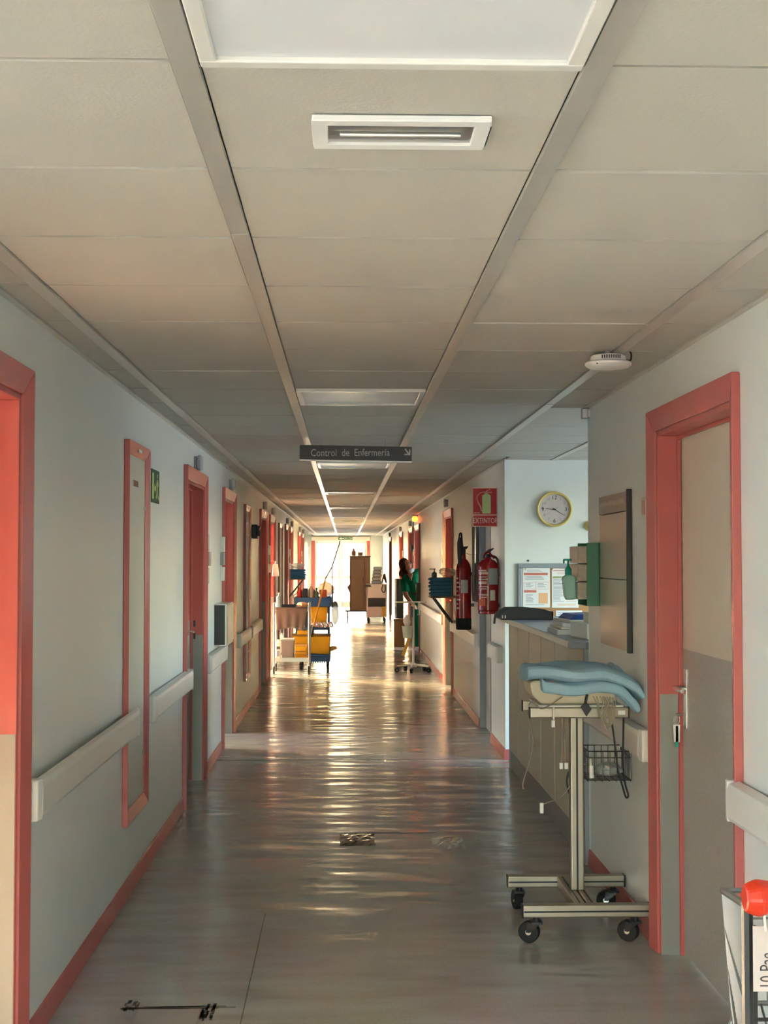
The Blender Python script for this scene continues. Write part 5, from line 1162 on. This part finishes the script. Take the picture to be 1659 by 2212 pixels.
# ---- person in green scrubs leaning out of the right doorway
pe = E('person', (1.27, 23.62, 0), 'person in green scrubs and a lowered mask leaning out of the right doorway looking up', 'person')
def V(x, y, z): return Vector((x, y, z))
HC = V(1.063, 23.58, 1.490)                                  # head centre
hu = V(-.42, -.05, .90).normalized()                          # head up axis (leaning left, face turned up to the right)
hf = V(.80, -.42, .43); hf = (hf-hu*hf.dot(hu)).normalized(); hs = hu.cross(hf)
def head_pt(f, s_, u): return HC+hf*f+hs*s_+hu*u
def head(b, grow=1.0):
    def fn(d, q):
        f, s_, u = d.x, d.y, d.z
        rf, rs_, ru = .098, .074, .118
        jaw = 1-.30*max(0, -u)**1.3
        F_ = f*rf*(1 if f > 0 else .98); S_ = s_*rs_*jaw
        if f > .0 and u < 0: F_ *= 1-.10*(-u)
        F_ += .022*math.exp(-((s_)/.16)**2-((u+.10)/.16)**2)*(1 if f > 0 else 0)        # nose
        F_ += .006*math.exp(-((s_)/.30)**2-((u+.42)/.10)**2)*(1 if f > 0 else 0)        # lips
        F_ -= .010*math.exp(-((abs(s_)-.36)/.16)**2-((u-.10)/.12)**2)*(1 if f > 0 else 0)  # eye sockets
        return hf*F_*grow+hs*S_*grow+hu*u*ru*grow
    b.ball(HC, 1, 1, 1, 28, 20, fn)
    for sg_ in (-1, 1): b.ball(head_pt(-.005, sg_*.075, -.005), .018, .014, .030)
def limb(b, pts, rs_): b.tube(smooth_path(pts, 4), [rs_[0]+(rs_[-1]-rs_[0])*0 for _ in range(1)]*1 if False else interp(rs_, (len(pts)-1)*4+1), 14)
def interp(rs_, n_):
    out = []
    for i in range(n_):
        t_ = i/(n_-1)*(len(rs_)-1); k = min(int(t_), len(rs_)-2); out.append(rs_[k]+(rs_[k+1]-rs_[k])*(t_-k))
    return out
NECK = V(1.125, 23.62, 1.365); CHEST = V(1.175, 23.62, 1.20); WAIST = V(1.235, 23.62, 1.02); HIP = V(1.275, 23.62, .90)
SHL, SHR = V(1.045, 23.56, 1.235), V(1.285, 23.66, 1.375)
ELL, WRL = V(1.055, 23.50, .975), V(1.155, 23.40, .850); ELR, WRR = V(1.40, 23.66, 1.16), V(1.40, 23.58, .95)
legs = [(V(1.235, 23.60, .88), V(1.265, 23.56, .48), V(1.285, 23.60, .07)), (V(1.325, 23.66, .88), V(1.345, 23.66, .48), V(1.36, 23.72, .07))]
b = MB(); head(b)
limb(b, [HC-hu*.06, NECK, CHEST+V(.0, 0, .10)], [.052, .052, .07])
limb(b, [NECK-V(0, 0, .04), CHEST, WAIST, HIP], [.09, .125, .11, .125])
for S_, E_, W_ in ((SHL, ELL, WRL), (SHR, ELR, WRR)):
    limb(b, [CHEST+V(0, 0, .07), S_, (S_+E_)/2, E_, (E_+W_)/2, W_], [.07, .056, .048, .040, .036, .025])
    d_ = (W_-E_).normalized(); sd_ = d_.cross(V(0, 0, 1)).normalized(); up_ = sd_.cross(d_)
    b.tube([W_-d_*.01, W_+d_*.04, W_+d_*.085], [(.024, .018), (.040, .016), (.036, .013)], 12)
    for k, l in enumerate((.060, .072, .076, .066)):
        o_ = sd_*(.028-.0185*k); b.tube([W_+d_*.075+o_, W_+d_*(.075+l*.55)+o_*1.08-up_*.006, W_+d_*(.075+l)+o_*1.05-up_*.022], [.0095, .0088, .0075], 8)
    b.tube([W_+d_*.02+sd_*.022, W_+d_*.055+sd_*.052-up_*.006, W_+d_*.085+sd_*.060-up_*.014], [.012, .0105, .0085], 8)
for a_, k_, f_ in legs: limb(b, [HIP*.5+a_*.5, a_, (a_+k_)/2, k_, (k_+f_)/2, f_], [.10, .085, .072, .056, .054, .038])
body = b.build('body', SKIN, pe, 0, True)
rmz = body.modifiers.new('remesh', 'REMESH'); rmz.mode = 'VOXEL'; rmz.voxel_size = .007; rmz.use_smooth_shade = True
smm = body.modifiers.new('smooth', 'SMOOTH'); smm.iterations = 3; smm.factor = .5
# scrub top with V neck and short sleeves
b = MB(); limb(b, [NECK+V(.012, 0, -.055), CHEST+V(0, 0, .05), CHEST, WAIST, HIP, HIP+V(.01, 0, -.10)], [.098, .138, .146, .134, .142, .150])
for S_, E_ in ((SHL, ELL), (SHR, ELR)): limb(b, [CHEST+V(0, 0, .09), S_, S_*.5+E_*.5, S_*.22+E_*.78], [.085, .072, .070, .074])
top = b.build('scrub_top', SCRUB, pe, 0, True); rmz = top.modifiers.new('remesh', 'REMESH'); rmz.mode = 'VOXEL'; rmz.voxel_size = .009; rmz.use_smooth_shade = True
smm = top.modifiers.new('smooth', 'SMOOTH'); smm.iterations = 4
vn = NECK+V(.0, -.09, -.075)
b = MB(); b.prism([(vn.x-.045, vn.z+.06), (vn.x+.05, vn.z+.07), (vn.x+.03, vn.z-.065)], 'y', vn.y-.06, vn.y+.03); b.build('neck_opening', SKIN, pe, .01)
b = MB(); limb(b, [WAIST+V(.02, 0, -.02), HIP, HIP+V(.008, 0, -.08)], [.115, .130, .135])
for a_, k_, f_ in legs: limb(b, [HIP*.4+a_*.6, a_, (a_+k_)/2, k_, (k_+f_)/2, f_+V(0, 0, .02)], [.11, .096, .088, .078, .078, .074])
tro = b.build('scrub_trousers', SCRUB, pe, 0, True); rmz = tro.modifiers.new('remesh', 'REMESH'); rmz.mode = 'VOXEL'; rmz.voxel_size = .010; rmz.use_smooth_shade = True
for a_, k_, f_ in legs:
    b = MB(); b.ball((f_.x-.01, f_.y-.06, .042), .048, .13, .042, 16, 10); b.build('shoe', WHITE, pe, smooth=True); MB().box(f_.x-.052, f_.x+.032, f_.y-.18, f_.y+.06, .001, .016).build('shoe_sole', M('shoe_sole', (170, 178, 190), .6), pe, .006)
# hair, mask, glasses
rhx = random.Random(40)
def hairfn(d, q):
    f, s_, u = d.x, d.y, d.z
    k = 1.0+rhx.uniform(-.02, .05)
    F_ = f*.105*k-.016; S_ = s_*.092*k; U_ = u*.128*k
    if f > .45 and u < .55: F_ *= .45                       # keep the face clear
    if u < -.2: U_ *= 1.25; F_ -= .03
    return hf*F_+hs*S_+hu*(U_+.012)
b = MB(); b.ball(HC, 1, 1, 1, 26, 18, hairfn)
for i in range(16):
    s_ = -.08+.16*i/15; p = head_pt(-.07, s_, -.02); q_ = p+V(rhx.uniform(-.03, .02), rhx.uniform(-.02, .02), -.13-rhx.uniform(0, .06)); b.tube([p, (p+q_)/2+V(-.02, 0, 0), q_], [.022, .018, .004], 6)
hr = b.build('hair', HAIR, pe, 0, True)
mk = MB()
def mask(u, v):
    s_ = (u-.5)*2; return head_pt(.088*math.cos(s_*1.15)+.012*(1-abs(v-.5)*2), .084*math.sin(s_*1.15), -.145+.062*v-.010*abs(s_))
mk.grid(mask, 14, 6); mk.build('face_mask', M('mask_pale_blue', (206, 224, 232), .8), pe, 0, True, solid=.004)
gl = MB()
for sg_ in (-1, 1):
    gl.tube([head_pt(.096, sg_*.032+.025*math.cos(a_), .018+.018*math.sin(a_)) for a_ in [i*PI/6 for i in range(13)]], .0028, 6, False)
    gl.tube([head_pt(.094, sg_*.057, .022), head_pt(.0, sg_*.078, .020)], .0028, 6)
gl.tube([head_pt(.098, -.009, .02), head_pt(.098, .009, .02)], .0028, 6); gl.build('glasses', BLACK, pe)
for sg_ in (-1, 1): MB().ball(head_pt(.080, sg_*.030, .016), .011).build('eye', M('eye_white', (232, 228, 220), .3), pe, smooth=True); MB().ball(head_pt(.0885, sg_*.030, .016), .0045).build('iris', BLACK, pe)
MB().tube(smooth_path([NECK+V(.09, -.10, -.06), NECK+V(.10, -.13, -.2), NECK+V(.12, -.13, -.36), NECK+V(.15, -.11, -.44), NECK+V(.16, -.12, -.36)]), .005, 6).build('badge_cord', WHITE, pe, smooth=True)
bt_ = MB(); bt_.box(1.16, 1.30, 23.44, 23.47, .975, 1.02); bt_.build('belt_pouch', BLACK, pe, .008)
